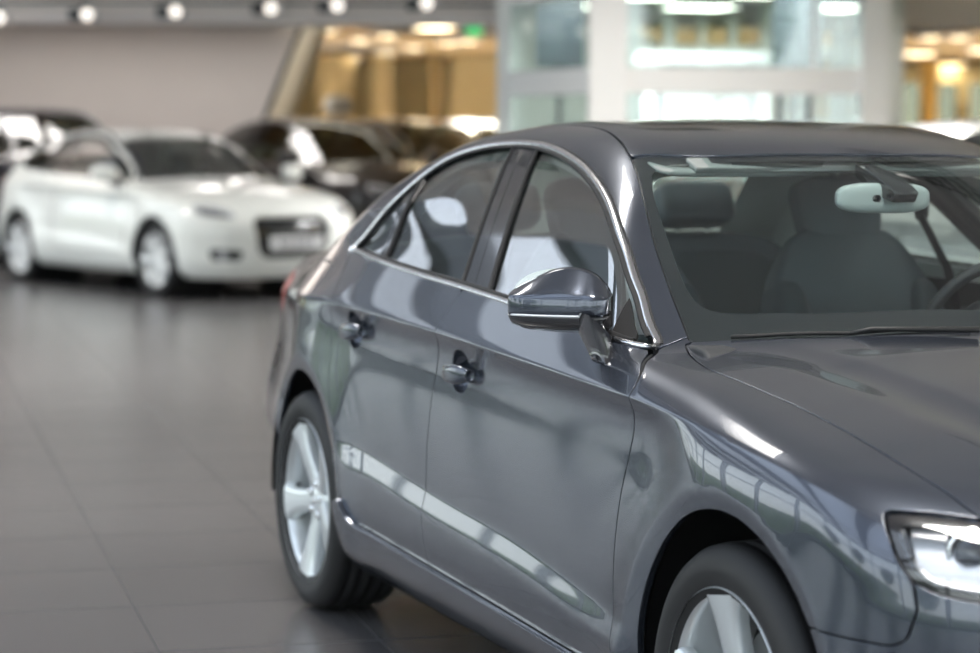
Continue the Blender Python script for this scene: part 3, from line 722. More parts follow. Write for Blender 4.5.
    MB().box((-1.085, 0, 1.305), (.06, .84, .016), Matrix.Rotation(math.radians(22), 3, 'Y')).build('header_trim', M['visor'], root, bevel=.004)
    # inside mirror on its stalk
    rz = Matrix.Rotation(math.radians(-14), 3, 'Z')
    im = blob('interior_mirror', (-.935, 0, 1.232), (.022, .112, .035), M['irm'], root, .62, rz)
    blob('mirror_glass', (-.955, 0.005, 1.232), (.006, .105, .030), M['mirror'], im, .62, rz)
    wdg = [(-1.03, 1.312), (-.975, 1.298), (-.885, 1.262), (-.862, 1.246), (-.875, 1.222), (-.95, 1.238), (-1.03, 1.280)]
    V = []; n = len(wdg)
    for (x, z) in wdg:
        t = (x + 1.03) / .145; w_ = .020 + .012 * min(1, max(0, t))
        V += [(x, -w_ + .02 * t, z), (x, w_ + .02 * t, z)]
    F_ = [tuple(2 * i for i in range(n)), tuple(2 * i + 1 for i in range(n))[::-1]] + [(2 * i, 2 * i + 1, 2 * ((i + 1) % n) + 1, 2 * ((i + 1) % n)) for i in range(n)]
    o = newmesh('mirror_stalk', V, F_, M['frit'], im, True)
    b = o.modifiers.new('b', 'BEVEL'); b.width = .006; b.segments = 3
    MB().lathe([(.0005, 0), (.0085, 0), (.0085, .01)], axis='x', n=20, c=(-.908, -.034, 1.232)).build('mirror_sensor', M['plastic'], im)
    # wipers at the foot of the windscreen
    for ys, ye in ((-.62, -.15), (-.10, .48)):
        q = B.top([(float(np.interp(abs(y), [0, .133, .406, .588, .668], [-.345, -.36, -.415, -.504, -.55])) + .026, y) for y in np.linspace(ys, ye, 12)]); q[:, 2] += .004
        w_ = MB().tube([tuple(v) for v in q], .0045, 8).build('wiper_blade', M['rubber'], root, smooth=True)
        MB().tube([tuple(q[-1] + np.array([.03, 0, 0])), tuple(q[6] + np.array([.008, 0, .006])), tuple(q[5])], [.007, .005, .004], 8).build('wiper_arm', M['plastic'], w_, smooth=True)
    # door mirrors
    for sd in (-1, 1):
        mirror(B, root, sd)
    wheel(root, 0, -.777, -1, 100); wheel(root, 0, .777, 1, 100)
    wheel(root, B.rw, -.763, -1, 46); wheel(root, B.rw, .763, 1, 46)
    return B

def mirror(B, root, sd):
    """housing drawn as a body painted cap, a lower black tray and a foot"""
    A = Vector((-.655, sd * .822, 1.036)); Z = Vector((-.782, sd * 1.000, 1.036))    # inner and outer end of the crease line
    ax = (Z - A); L = ax.length; ax.normalize(); upv = Vector((0, 0, 1)); fw = Vector((ax.y, -ax.x, 0)) * (-sd); fw = fw if fw.x > 0 else -fw
    fw.normalize()
    st = np.concatenate([[0, .01, .025, .05], np.linspace(.08, .92, 22), [.95, .97, .985, .995, 1.]])
    top = lambda t: float(pch(t, [0, .03, .10, .25, .40, .55, .75, .92, 1], [.004, .014, .036, .056, .061, .056, .036, .016, .004]))
    bot = lambda t: float(pch(t, [0, .04, .3, .6, .90, .97, 1], [-.060, -.070, -.072, -.070, -.060, -.052, -.036]))
    dep = lambda t: float(pch(t, [0, .015, .06, .25, .5, .75, .90, .97, 1], [.030, .052, .068, .078, .080, .076, .066, .050, .022]))
    def shell(zlo, zhi, name, m, parent, grow=1.):
        V = []; F_ = []; nn = 22
        for t in st:
            zt, zb, d = top(t), bot(t), dep(t) * grow
            for j in range(nn + 1):
                s_ = -1 + 2 * j / nn
                z = zb + (zt - zb) * (s_ + 1) / 2
                # tray, upright band, crease, sloping roof
                zz = (s_ + 1) / 2
                if zz < .28: z = zb + (-.036 - zb) * zz / .28; prof = .50 + .46 * (1 - (1 - zz / .28) ** 2.2)
                elif zz < .58: q_ = (zz - .28) / .30; z = -.036 + .036 * q_; prof = .975 + .025 * math.sin(PI * q_) - .0
                else: q_ = (zz - .58) / .42; z = zt * q_ ** .95; prof = .985 - .74 * q_ ** 1.12
                p = A + ax * (L * t) + fw * (d * prof - .045) + upv * z
                V.append(p)
        k = nn + 1
        for i in range(len(st) - 1):
            for j in range(nn):
                zz = (j + .5) / nn
                if zlo <= zz <= zhi: F_.append((i * k + j, i * k + j + 1, (i + 1) * k + j + 1, (i + 1) * k + j))
        o = newmesh(name, V, F_, m, parent)
        so = o.modifiers.new('s', 'SOLIDIFY'); so.thickness = .004; so.offset = 0
        return o
    cap = shell(.28, 1.01, 'door_mirror', M['grey'], root)
    shell(-.01, .28, 'mirror_tray', M['pillar'], cap, .985)
    ptsI = [A + ax * (L * (.5 + .49 * math.cos(a))) + fw * (-.047) + upv * (.0 + .058 * math.sin(a)) for a in np.linspace(0, 2 * PI, 40, endpoint=False)]
    newmesh('mirror_pane', ptsI, [tuple(range(40))], M['mirror'], cap)
    # closing plate behind the shell rim
    V = []; n = len(st)
    for t in st: V += [A + ax * (L * t) + fw * -.045 + upv * bot(t), A + ax * (L * t) + fw * -.045 + upv * top(t)]
    newmesh('mirror_back', V, [(2 * i, 2 * i + 1, 2 * i + 3, 2 * i + 2) for i in range(n - 1)], M['plastic'], cap)
    # inner end cap
    # turn repeater line
    pr = [A + ax * (L * t) + fw * (dep(t) * .985 - .0445) + upv * -.037 for t in np.linspace(.16, .97, 16)]
    MB().tube(pr, .0026, 8).build('indicator_strip', M['lampwhite'], cap, smooth=True)
    # foot
    f0 = Vector((-.662, sd * .858, .972)); f1 = Vector((-.640, sd * .852, .905)); q = B.side([(-.640, .905)], sd)[0]; f1 = Vector((q[0], q[1] - sd * .008, q[2])); d1 = f1 - f0
    V = []; F_ = []; nn = 16
    for t, a, b in ((-.15, .060, .040), (.25, .056, .036), (.75, .044, .026), (1.12, .038, .020)):
        c = f0 + d1 * t
        for j in range(nn):
            an = 2 * PI * j / nn
            V.append(c + Vector((1, 0, 0)) * (a * math.copysign(abs(math.cos(an)) ** .4, math.cos(an))) + Vector((0, sd * .75, .66)).normalized() * (b * math.copysign(abs(math.sin(an)) ** .6, math.sin(an))))
    for i in range(3):
        for j in range(nn): F_.append((i * nn + j, i * nn + (j + 1) % nn, (i + 1) * nn + (j + 1) % nn, (i + 1) * nn + j))
    F_ += [tuple(range(nn)), tuple(range(3 * nn, 4 * nn))[::-1]]
    newmesh('mirror_foot', V, F_, M['pillar'], cap)
M['frit'] = mat('black_glass_border', (.02, .021, .023), .12, 0., 1.)

car = empty('car', (-1.3, 0, 0), 0, 'grey metallic saloon car standing nearest, cropped at its front wing', 'car')
def unparent_offset(root):
    for o in root.children: o.matrix_parent_inverse = Matrix.Translation(-Vector(root.location))
saloon(car)
unparent_offset(car)

# ------------------------------------------------------------------ camera
cam = bpy.data.cameras.new('camera'); co = bpy.data.objects.new('camera', cam); COL.objects.link(co)
CP = Vector((3.64139465, -2.8005379, 1.37238463)); yaw, pitch, roll, fpx = 2.76215131, -.0836815, .00535516, 2282.07
fwd = Vector((math.cos(pitch) * math.cos(yaw), math.cos(pitch) * math.sin(yaw), math.sin(pitch)))
rt = fwd.cross(Vector((0, 0, 1))).normalized(); upv = rt.cross(fwd)
r2 = rt * math.cos(roll) + upv * math.sin(roll); u2 = -rt * math.sin(roll) + upv * math.cos(roll)
co.matrix_world = Matrix(((r2.x, u2.x, -fwd.x, CP.x), (r2.y, u2.y, -fwd.y, CP.y), (r2.z, u2.z, -fwd.z, CP.z), (0, 0, 0, 1)))
cam.sensor_width = 36; cam.lens = fpx * 36 / 980; cam.clip_start = .05; cam.clip_end = 500
cam.dof.use_dof = True; cam.dof.focus_distance = 4.75; cam.dof.aperture_fstop = 2.4
SC.camera = co
# ------------------------------------------------------------------ placing by sight line (all points are metres in the hall)
fh = Vector((fwd.x, fwd.y, 0)).normalized()
def at(u, v, d):
    """point seen at pixel u, v at depth d metres from the camera"""
    q = r2 * ((u - 490) / fpx) + u2 * ((326.5 - v) / fpx) + fwd
    return CP + q * (d / q.dot(fh))
def zat(v, d): return at(490, v, d).z
TH = 3.0257676                                             # direction of the tile joints
ux = Vector((math.cos(TH), math.sin(TH), 0)); uy = Vector((-math.sin(TH), math.cos(TH), 0))
RZ = TH

def structure(o): o['kind'] = 'structure'; return o
def slab(name, a, b, z0, z1, th, m, parent=None):
    """upright wall of thickness th whose face runs from a to b (x, y), thickness away from the camera"""
    a = Vector((a[0], a[1], 0)); b = Vector((b[0], b[1], 0)); t = (b - a).normalized(); n = Vector((-t.y, t.x, 0))
    if n.dot(fh) < 0: n = -n
    mb = MB(); V = []
    for p in (a, b, b + n * th, a + n * th): V.append((p.x, p.y, z0))
    for p in (a, b, b + n * th, a + n * th): V.append((p.x, p.y, z1))
    mb.add(V, [(3, 2, 1, 0), (4, 5, 6, 7), (0, 1, 5, 4), (1, 2, 6, 5), (2, 3, 7, 6), (3, 0, 4, 7)])
    return mb.build(name, m, parent)

# ---- floor: 0.6 m dark stoneware tiles
def floor_mat():
    m = bpy.data.materials.new('stoneware_tiles'); m.use_nodes = True; nt = m.node_tree; b = nt.nodes['Principled BSDF']
    tc = _node(nt, 'ShaderNodeTexCoord'); mp = _node(nt, 'ShaderNodeMapping'); mp.vector_type = 'POINT'
    mp.inputs['Rotation'].default_value = (0, 0, -TH)
    nt.links.new(tc.outputs['Object'], mp.inputs['Vector'])
    ad = _node(nt, 'ShaderNodeVectorMath', operation='ADD'); ad.inputs[1].default_value = (-2.05 + 60, -1.050 + 60, 0); nt.links.new(mp.outputs[0], ad.inputs[0])
    dv = _node(nt, 'ShaderNodeVectorMath', operation='DIVIDE'); dv.inputs[1].default_value = (.60, .60, 1); nt.links.new(ad.outputs[0], dv.inputs[0])
    fr = _node(nt, 'ShaderNodeVectorMath', operation='FRACTION'); nt.links.new(dv.outputs[0], fr.inputs[0])
    sx = _node(nt, 'ShaderNodeSeparateXYZ'); nt.links.new(fr.outputs[0], sx.inputs[0])
    def edge(out):
        a = _node(nt, 'ShaderNodeMath', operation='PINGPONG'); a.inputs[1].default_value = .5; nt.links.new(out, a.inputs[0]); return a.outputs[0]
    hx = _node(nt, 'ShaderNodeMath', operation='MULTIPLY'); hx.inputs[1].default_value = .45; nt.links.new(edge(sx.outputs['X']), hx.inputs[0]); mn = _node(nt, 'ShaderNodeMath', operation='MINIMUM'); nt.links.new(hx.outputs[0], mn.inputs[0]); nt.links.new(edge(sx.outputs['Y']), mn.inputs[1])
    jt = _node(nt, 'ShaderNodeMath', operation='LESS_THAN'); jt.inputs[1].default_value = .0042; nt.links.new(mn.outputs[0], jt.inputs[0])
    fl = _node(nt, 'ShaderNodeVectorMath', operation='FLOOR'); nt.links.new(dv.outputs[0], fl.inputs[0])
    wn = _node(nt, 'ShaderNodeTexWhiteNoise'); nt.links.new(fl.outputs[0], wn.inputs['Vector'])
    nz = _node(nt, 'ShaderNodeTexNoise', Scale=3., Detail=6.); nt.links.new(tc.outputs['Object'], nz.inputs['Vector'])
    su = _node(nt, 'ShaderNodeMath', operation='MULTIPLY_ADD'); su.inputs[1].default_value = .10; su.inputs[2].default_value = .90; nt.links.new(wn.outputs['Value'], su.inputs[0])
    s2 = _node(nt, 'ShaderNodeMath', operation='MULTIPLY_ADD'); s2.inputs[1].default_value = .16; nt.links.new(nz.outputs['Fac'], s2.inputs[0]); nt.links.new(su.outputs[0], s2.inputs[2])
    cl = _node(nt, 'ShaderNodeVectorMath', operation='SCALE'); cl.inputs[0].default_value = (.080, .077, .079); nt.links.new(s2.outputs[0], cl.inputs['Scale'])
    mx = _node(nt, 'ShaderNodeMix'); mx.data_type = 'RGBA'; nt.links.new(jt.outputs[0], mx.inputs['Factor']); nt.links.new(cl.outputs[0], mx.inputs[6]); mx.inputs[7].default_value = (.035, .035, .037, 1)
    nt.links.new(mx.outputs[2], b.inputs['Base Color'])
    ro = _node(nt, 'ShaderNodeMath', operation='MULTIPLY_ADD'); ro.inputs[1].default_value = .65; ro.inputs[2].default_value = .27; nt.links.new(jt.outputs[0], ro.inputs[0]); nt.links.new(ro.outputs[0], b.inputs['Roughness'])
    bp = _node(nt, 'ShaderNodeBump', Strength=.5, Distance=.002); bp.invert = True; nt.links.new(jt.outputs[0], bp.inputs['Height']); nt.links.new(bp.outputs[0], b.inputs['Normal'])
    b.inputs['Specular IOR Level'].default_value = .75
    return m
PW = dict(wash=21, hall=115, rear=2600, office=110)
R_ = {
 'floor': floor_mat(),
 'wall': mat('warm_grey_plaster', (.56, .52, .50), .85, noise=.03, nscale=2),
 'mullion': mat('grey_mullion', (.16, .165, .17), .4, .3),
 'soffit': mat('warm_grey_soffit', (.86, .80, .77), .85),
 'reveal': mat('pale_beige_reveal', (.82, .77, .69), .8),
 'ceil': mat('grey_ceiling', (.84, .82, .83), .85, noise=.03, nscale=1.5),
 'warm': mat('honey_wall', (.78, .67, .40), .75, noise=.12, nscale=.6),
 'warmceil': mat('warm_ceiling', (.55, .38, .19), .8),
 'white': mat('white_frame', (.80, .80, .80), .5),
 'offwall': mat('office_wall', (.80, .83, .82), .8),
 'dgrey': mat('dark_grey_metal', (.07, .075, .08), .45, .5),
 'pave': mat('pale_paving', (.42, .41, .38), .8, noise=.1, nscale=2),
 'hedge': mat('green_hedge', (.10, .17, .035), .8, noise=.5, nscale=3),
 'wood': mat('oak_panel', (.50, .33, .12), .6, noise=.15, nscale=2),
 'lamp': mat('lamp_diffuser', (.9, .9, .9), .5, emis=(1., .93, .82), estr=14.),
 'warmlamp': mat('warm_lamp', (.9, .9, .9), .5, emis=(1., .80, .50), estr=16.),
 'spot': mat('spot_lens', (.9, .9, .9), .3, emis=(1., .90, .80), estr=1.9),
 'screen': mat('dark_screen', (.03, .035, .04), .2, 0., .5),
 'gl': glass('office_glass', (.80, .88, .86), 1.5, .06),
 'facade': glass('facade_glass', (.93, .96, .95), 1.45, .0),
 'skyglass': glass('fritted_roof_glass', (.74, .76, .78), 1.45, .0),
 'leafy': mat('leaf_green', (.07, .14, .03), .7, noise=.3, nscale=8),
 'green': mat('exit_green', (.02, .35, .10), .5, emis=(.05, .8, .25), estr=1.2),
}
fx0, fx1, fy0, fy1 = -60, 15, -10.5, 42
structure(MB().box(((fx0 + fx1) / 2, (fy0 + fy1) / 2, -.1), (fx1 - fx0, fy1 - fy0, .2)).build('floor', R_['floor']))
CEIL = 4.7
# high ceiling of the front hall, the lower hall begins behind the soffit
def quad_prism(name, pts, z0, z1, m, parent=None):
    mb = MB(); n = len(pts)
    mb.prism([(p[0], p[1]) for p in pts], z0, z1); return mb.build(name, m, parent)
A0 = at(-260, 100, 23.0); A1_ = at(498, 100, 23.0); A2 = at(900, 100, 23.0); A3_ = at(1250, 100, 23.0)
# skylights: long slots in the ceiling
slots = []
def ceiling():
    x0, x1 = -60, 15
    structure(MB().box(((x0 + x1) / 2, (-2.0 + 26) / 2, CEIL + .15), (x1 - x0, 28.0, .3)).build('ceiling', R_['ceil']))
    # glazed roof strip along the daylight wall: edge beam, rafters, purlins
    structure(MB().box(((x0 + x1) / 2, -2.15, CEIL - .05), (x1 - x0, .35, .7)).build('trim_beam', R_['ceil']))
    structure(MB().box(((x0 + x1) / 2, -9.8, CEIL + .05), (x1 - x0, .30, .4)).build('trim_beam', R_['ceil']))
    for k in range(26): structure(MB().box((x0 + 1.5 + 2.9 * k, -5.95, CEIL + .05), (.30 if k % 2 else .55, 7.6, .45)).build('trim_rafter', R_['mullion']))
    structure(MB().box(((x0 + x1) / 2, -6.9, CEIL + .2), (x1 - x0, .12, .14)).build('trim_beam', R_['white']))
    structure(MB().box(((x0 + x1) / 2, -5.9, CEIL + .34), (x1 - x0, 7.8, .012)).build('window_5', R_['skyglass']))
ceiling()

def wall_between(name, a, b, z0, z1, th, m): return structure(slab(name, a, b, z0, z1, th, m))
# ---- left grey wall with the leaning end and its pale reveal
dW = 26.5
p_tl = at(-300, 100, dW); 
def slanted():
    zb, zt = 0, 4.9
    def edge(z):   # pixel column of the leaning edge at height z
        v = 135 - (z - CP.z) * fpx / dW; return 300 - (v - 35) * .40
    a, b = at(-300, 100, dW), None
    e0, e1 = at(edge(zb), 100, dW), at(edge(zt), 100, dW)
    t = 3.4; n = fh * t
    V = [(a.x, a.y, zb), (e0.x, e0.y, zb), (e1.x, e1.y, zt), (a.x, a.y, zt)]
    V2 = [(x + n.x, y + n.y, z) for x, y, z in V]
    o = MB().add(V + V2, [(0, 1, 2, 3), (7, 6, 5, 4), (3, 2, 6, 7), (0, 3, 7, 4)]).build('wall_left', R_['wall'])
    structure(o)
    w = at(edge(zb) + 1.2, 100, dW) - e0
    V = [(e0.x, e0.y, zb), (e0.x + n.x, e0.y + n.y, zb), (e1.x + n.x, e1.y + n.y, zt), (e1.x, e1.y, zt)]
    structure(MB().add(V, [(0, 1, 2, 3)]).build('trim_1', R_['reveal']))
    # shadow joint down the edge
    sj = [at(edge(zz) - 1.5, 100, dW - .02) for zz in (0, 4.9)]
    structure(MB().tube([(sj[0].x, sj[0].y, 0), (sj[1].x, sj[1].y, 4.9)], .03, 6).build('trim_2', R_['dgrey']))
slanted()
# soffit with the spotlight track
zs = zat(25, 23.0)
s_ = slab('wall_soffit', at(-300, 0, 23.)[:2], at(1300, 0, 23.)[:2], zs, 5.0, .5, R_['soffit']); structure(s_)
structure(slab('trim_3', at(-300, 0, 22.95)[:2], at(498, 0, 22.95)[:2], zat(5, 22.95), zat(2.5, 22.95), .04, R_['dgrey']))
structure(slab('trim_4', at(-300, 0, 22.95)[:2], at(498, 0, 22.95)[:2], zat(24, 22.95), zat(21, 22.95), .05, R_['ceil']))
# rear hall behind it
zc_ = 2.98
c0, c1, c2, c3 = at(-300, 0, 23.4), at(1300, 0, 23.4), at(1300, 0, 52), at(-300, 0, 52)
structure(quad_prism('ceiling', [c0[:2], c1[:2], c2[:2], c3[:2]], zc_, zc_ + .3, R_['warmceil']))
def backwall():
    # far wall with tall bright openings to the right
    d = 50.; segs = [(-300, 893), (924, 938), (960, 972), (994, 1300)]
    for i, (a, b) in enumerate(segs): wall_between('wall_back', at(a, 0, d)[:2], at(b, 0, d)[:2], 0, 3.2, .3, R_['warm'])
    wall_between('wall_back', at(893, 0, d)[:2], at(994, 0, d)[:2], zat(80, d), 3.2, .3, R_['warm'])
backwall()
structure(slab('window_6', at(893, 0, 50.1)[:2], at(994, 0, 50.1)[:2], 0, 2.6, .01, glass('dimming_far_pane', (.36, .38, .32), 1.5, .02)))  # pane added so that its tint dims the bright openings
for k, (a, b, m) in enumerate([(318, 352, 'reveal'), (372, 392, 'reveal'), (430, 440, 'warmceil'), (452, 497, 'reveal'), (893, 899, 'wood'), (924, 940, 'wood'), (1000, 1030, 'wood')]):
    structure(slab('wall_panel', at(a, 0, 47.)[:2], at(b, 0, 47.)[:2], 0, zc_, .2, mat('panel_%d' % k, {'reveal': (.72, .58, .32), 'warmceil': (.40, .28, .12), 'wood': (.62, .38, .10)}[m], .7)))
# side and hall-closing walls
wall_between('wall_right', at(1300, 0, 12)[:2], at(1300, 0, 52)[:2], 0, 4.9, .3, R_['warm'])
wall_between('wall_left_rear', at(-300, 0, 22)[:2], at(-300, 0, 52)[:2], 0, 4.9, .3, R_['wall'])

# round lamps in the rear hall ceiling
lamps = [(326, 34), (326, 49), (354, 60), (359, 43), (387, 38), (386, 54), (412, 50), (435, 30), (448, 45), (467, 43), (471, 61),
         (520 + 22, 31), (573, 25), (942, 20), (918, 53), (952, 64), (985, 49), (910, 70), (930, 37), (960, 37)]
for k, (u, v) in enumerate(lamps):
    d = (zc_ - .06 - CP.z) * fpx / (135 - v); p = at(u, v, d)
    wide = {7: .34, 13: .50, 14: .36, 15: .34, 16: .34}.get(k, .20)
    lo = empty('ceiling_lamp', (p.x, p.y, zc_ - .055), 0, None, 'lamp', 'lamps in the low ceiling of the rear hall')
    lo['label'] = ['small round warm lamp glowing in the low ceiling of the rear hall', 'wide round warm lamp glowing in the low ceiling of the rear hall'][wide > .3]
    MB().lathe([(.0005, .0), (wide - .02, 0), (wide - .02, .006)], 'z', 28).build('diffuser', R_['warmlamp'], lo)
    MB().lathe([(wide - .02, -.008), (wide, -.008), (wide, .055), (wide - .02, .055)], 'z', 28, closed=True).build('rim', R_['white'], lo)
# green exit sign beside the last lamp
p = at(474, 30, 30.); q = empty('exit_sign', p, math.atan2(fh.y, fh.x), 'small green lit exit sign under the rear hall ceiling near the white column', 'sign')
MB().box((0, 0, 0), (.05, .20, .14)).build('sign_face', R_['green'], q, bevel=.006); MB().tube([(0, 0, .07), (0, 0, zc_ - p.z)], .008, 6).build('rod', R_['dgrey'], q)

# spotlights on the soffit track
spn = ['leftmost', 'second', 'third', 'fourth', 'fifth', 'rightmost']
for k, (u, v) in enumerate([(1, 18), (89, 15), (177, 12), (272, 9), (338, 6), (427, 4)]):
    p = at(u, v, 22.6)
    so = empty('spotlight', p, math.atan2(fh.y, fh.x), None, 'spotlight', 'spotlights along the grey soffit')
    so['label'] = '%s of the silver spotlights on the grey soffit, counted from the left edge' % spn[k]
    MB().lathe([(.0005, -.10), (.055, -.10), (.062, -.115), (.075, -.12), (.078, -.10), (.078, .10), (.06, .13), (.0005, .13)], 'x', 28).build('housing', M['silver'], so, smooth=False)
    MB().lathe([(.0005, -.111), (.056, -.108)], 'x', 28).build('lens', R_['spot'], so, smooth=True)
    b_ = MB().box((.03, .13, .0), (.16, .13, .12)).build('gear_box', R_['dgrey'], so, bevel=.008)
    MB().box((.12, .05, .09), (.30, .04, .05)).build('bracket', R_['dgrey'], so)

# ---- white glazed office in the middle
def office():
    dR, dC, dL = 17.0, 17.0, 18.6
    W_ = R_['white']
    z = lambda v, d=17.: zat(v, d)
    cols = [(592, 628, dC), (865, 891, dR)]
    def post(name, u0, u1, d, th=.3, z0=0, z1=CEIL): return structure(slab(name, at(u0, 0, d)[:2], at(u1, 0, d)[:2], z0, z1, th, W_))
    post('trim_5', 590, 628, dC, .45); post('trim_6', 864, 891, dR, .35); post('trim_7', 497, 511, dL, .30)
    for (v0, v1) in ((92, 66), (-8, -30), (-120, -140)):
        structure(slab('trim_8', at(627, 0, dR + .04)[:2], at(866, 0, dR + .04)[:2], z(v0), z(v1), .28, W_))
        structure(slab('trim_9', at(508, 0, dL)[:2], at(592, 0, dC + .1)[:2], z(v0), z(v1), .22, W_))
    structure(slab('trim_8', at(627, 0, dR + .04)[:2], at(866, 0, dR + .04)[:2], 0, .35, .28, W_))
    structure(slab('trim_9', at(508, 0, dL)[:2], at(592, 0, dC + .1)[:2], 0, .35, .22, W_))
    for i, (u0, u1, v0, v1) in enumerate([(627, 866, 66, -8), (627, 866, 200, 92), (627, 866, -30, -120)]):
        structure(slab('window_1', at(u0, 0, dR + .15)[:2], at(u1, 0, dR + .15)[:2], max(z(v0), .35), z(v1), .012, R_['gl']))
    for i, (u0, u1, v0, v1) in enumerate([(508, 592, 66, -8), (508, 592, 200, 92), (508, 592, -30, -120)]):
        structure(slab('window_2', at(u0, 0, dL + .1)[:2], at(u1, 0, dC + .2)[:2], max(z(v0), .35), z(v1), .012, R_['gl']))
    for u in (661, 781, 812): structure(slab('trim_10', at(u - 1.5, 0, dR + .1)[:2], at(u + 1.5, 0, dR + .1)[:2], 0, z(92), .06, R_['dgrey']))
    structure(slab('trim_11', at(813, 0, dR + .1)[:2], at(817, 0, dR + .1)[:2], z(66), z(-8), .06, W_))
    # room behind the glass
    dB = 22.4
    fl_ = [at(511, 0, dL + .3)[:2], at(600, 0, dC + .4)[:2], at(880, 0, dR + .3)[:2], at(880, 0, dB)[:2], at(511, 0, dB)[:2]]
    structure(quad_prism('ceiling', fl_, zat(-40, 17), zat(-46, 17), R_['offwall']))
    # back wall with its own windows
    bz = [(505, 640), (664, 676), (700, 706), (730, 738), (762, 772), (796, 812), (838, 846), (862, 905)]
    for a, b in bz: structure(slab('wall_office', at(a, 0, dB)[:2], at(b, 0, dB)[:2], 0, 4.6, .12, R_['offwall']))
    for v0, v1 in ((55, 44), (400, 118), (-5, -80)): structure(slab('wall_office', at(505, 0, dB + .02)[:2], at(905, 0, dB + .02)[:2], max(0, zat(v0, dB)), zat(v1, dB), .10, R_['offwall']))
    # strip lights inside
    for k, (u, d) in enumerate([(540, 20.6), (578, 21.4), (640, 19.9), (700, 21.6), (770, 19.6), (830, 21.6)]):
        p = at(u, 0, d); zz = zat(-40, 17) - .06
        lo = empty('office_light', (p.x, p.y, zz), RZ, 'square white ceiling light inside the white glazed office', 'light', 'ceiling lights inside the glazed office')
        MB().box((0, 0, 0), (.62, .62, .05)).build('frame', R_['white'], lo, bevel=.005)
        MB().box((0, 0, -.026), (.56, .56, .006)).build('diffuser', R_['lamp'], lo)
office()
def shelf_unit(u0, u1, d, label, m, zt):
    a, b = at(u0, 0, d), at(u1, 0, d); w = (b - a).length; c = (a + b) / 2
    o = empty('shelf_unit', (c.x, c.y, 0), math.atan2(b.y - a.y, b.x - a.x), label, 'shelf')
    for x in (-w / 2, 0, w / 2): MB().box((x, .17, zt / 2), (.03, .34, zt)).build('upright', m, o)
    n = 6
    for k in range(n + 1): MB().box((0, .17, .02 + (zt - .04) * k / n), (w, .34, .025)).build('shelf', m, o)
    return o
shelf_unit(632, 652, 21.4, 'tall grey green shelf unit just right of the thick white office column', mat('sage_panel', (.30, .38, .34), .6), 2.3)
shelf_unit(784, 812, 21.0, 'tall dark shelf unit behind the right part of the office glass', mat('slate_panel', (.14, .19, .20), .6), 2.5)
shelf_unit(838, 862, 20.6, 'pale grey shelf unit next to the right office post', mat('pale_panel', (.50, .54, .54), .6), 2.3)
a, b = at(640, 0, 19.6), at(778, 0, 19.6); c = (a + b) / 2; w = (b - a).length
ct = empty('counter', (c.x, c.y, 0), math.atan2(b.y - a.y, b.x - a.x), 'long white reception counter standing inside the glazed office', 'counter')
zt = zat(51, 19.6)
MB().box((0, .2, zt - .05), (w, .5, .10)).build('worktop', R_['white'], ct, bevel=.01)
for x in (-w / 2 + .1, w / 2 - .1): MB().box((x, .2, (zt - .1) / 2), (.08, .42, zt - .1)).build('support', R_['white'], ct)
MB().box((0, .35, (zt + 1.0) / 2 - .05), (w - .2, .05, zt - 1.1)).build('panel', R_['white'], ct)
for k, (u, v, d) in enumerate([(797, 22, 19.0), (560, 24, 20.)]):
    p = at(u, v + 8, d)
    o = empty('display_screen', (p.x, p.y, 0), math.atan2(fh.y, fh.x), ['dark display screen on a stand behind the right office window', 'dark display screen on a stand behind the left office window'][k], 'screen')
    MB().box((0, 0, p.z), (.05, .42, .62)).build('panel', R_['screen'], o, bevel=.01); MB().tube([(.04, 0, 0.02), (.04, 0, p.z)], .025, 10).build('stand', R_['dgrey'], o); MB().lathe([(.0005, 0.001), (.2, 0.001), (.2, .02), (.0005, .03)], 'z', 28).build('base', R_['dgrey'], o)

# ---- glazed outer walls: the daylight side
def facade(name, a, b, z1, n, m=R_['mullion']):
    a = Vector((*a, 0)); b = Vector((*b, 0)); t = (b - a); L = t.length; t.normalize(); ang = math.atan2(t.y, t.x)
    rot = Matrix.Rotation(ang, 3, 'Z')
    for k in range(n + 1):
        p = a + t * (L * k / n); structure(MB().box((p.x, p.y, z1 / 2), (.12, .22, z1), rot).build(name, m))
    for z in (.12, 2.6, z1 - .12):
        p = (a + b) / 2; structure(MB().box((p.x, p.y, z), (L, .16, .14 if z != .12 else .24), rot).build(name, m))
    for k in range(n):
        p = a + t * (L * (k + .5) / n); structure(MB().box((p.x, p.y, z1 / 2), (L / n - .12, .012, z1 - .2), rot).build('window_3' if 'left' in name else 'window_4', R_['facade']))
facade('trim_left', (-60, -9.8), (14.4, -9.8), CEIL, 26)
facade('trim_added_end', (-33, -9.8), (-33, -1.6), CEIL, 4)  # unseen end glazing, added to brighten reflections in the rear quarter
facade('trim_front', (14.2, -9.8), (14.2, 20), CEIL, 11)
structure(MB().box((-60, 8, 2.4), (.3, 36, 4.8)).build('wall_left_rear', R_['warm']))
# outside: paving, hedges, trees
structure(MB().box((0, 0, -.32), (260, 260, .2)).build('ground', R_['pave']))
def hedge(a, b, h, label):
    a = Vector((*a, 0)); b = Vector((*b, 0)); t = (b - a); L = t.length; ang = math.atan2(t.y, t.x)
    V = []; F_ = []; nx, ny = int(L * 3), 10
    for i in range(nx + 1):
        for j in range(ny + 1):
            s = j / ny; an = PI * s; r = 1 + .16 * (random.random() - .5)
            V.append((i / nx * L, math.copysign(abs(math.cos(an)) ** .5, math.cos(an)) * .7 * r, abs(math.sin(an)) ** .5 * h * r + .0))
    for i in range(nx):
        for j in range(ny): k = i * (ny + 1) + j; F_.append((k, k + 1, k + ny + 2, k + ny + 1))
    o = newmesh('hedge', V, F_, R_['hedge'], None, False, loc=(a.x, a.y, -.22)); o.rotation_euler = (0, 0, ang); tag(o, label, 'hedge')
hedge((-50, -19), (16, -19), 1.7, 'clipped green hedge outside the long glazed wall')
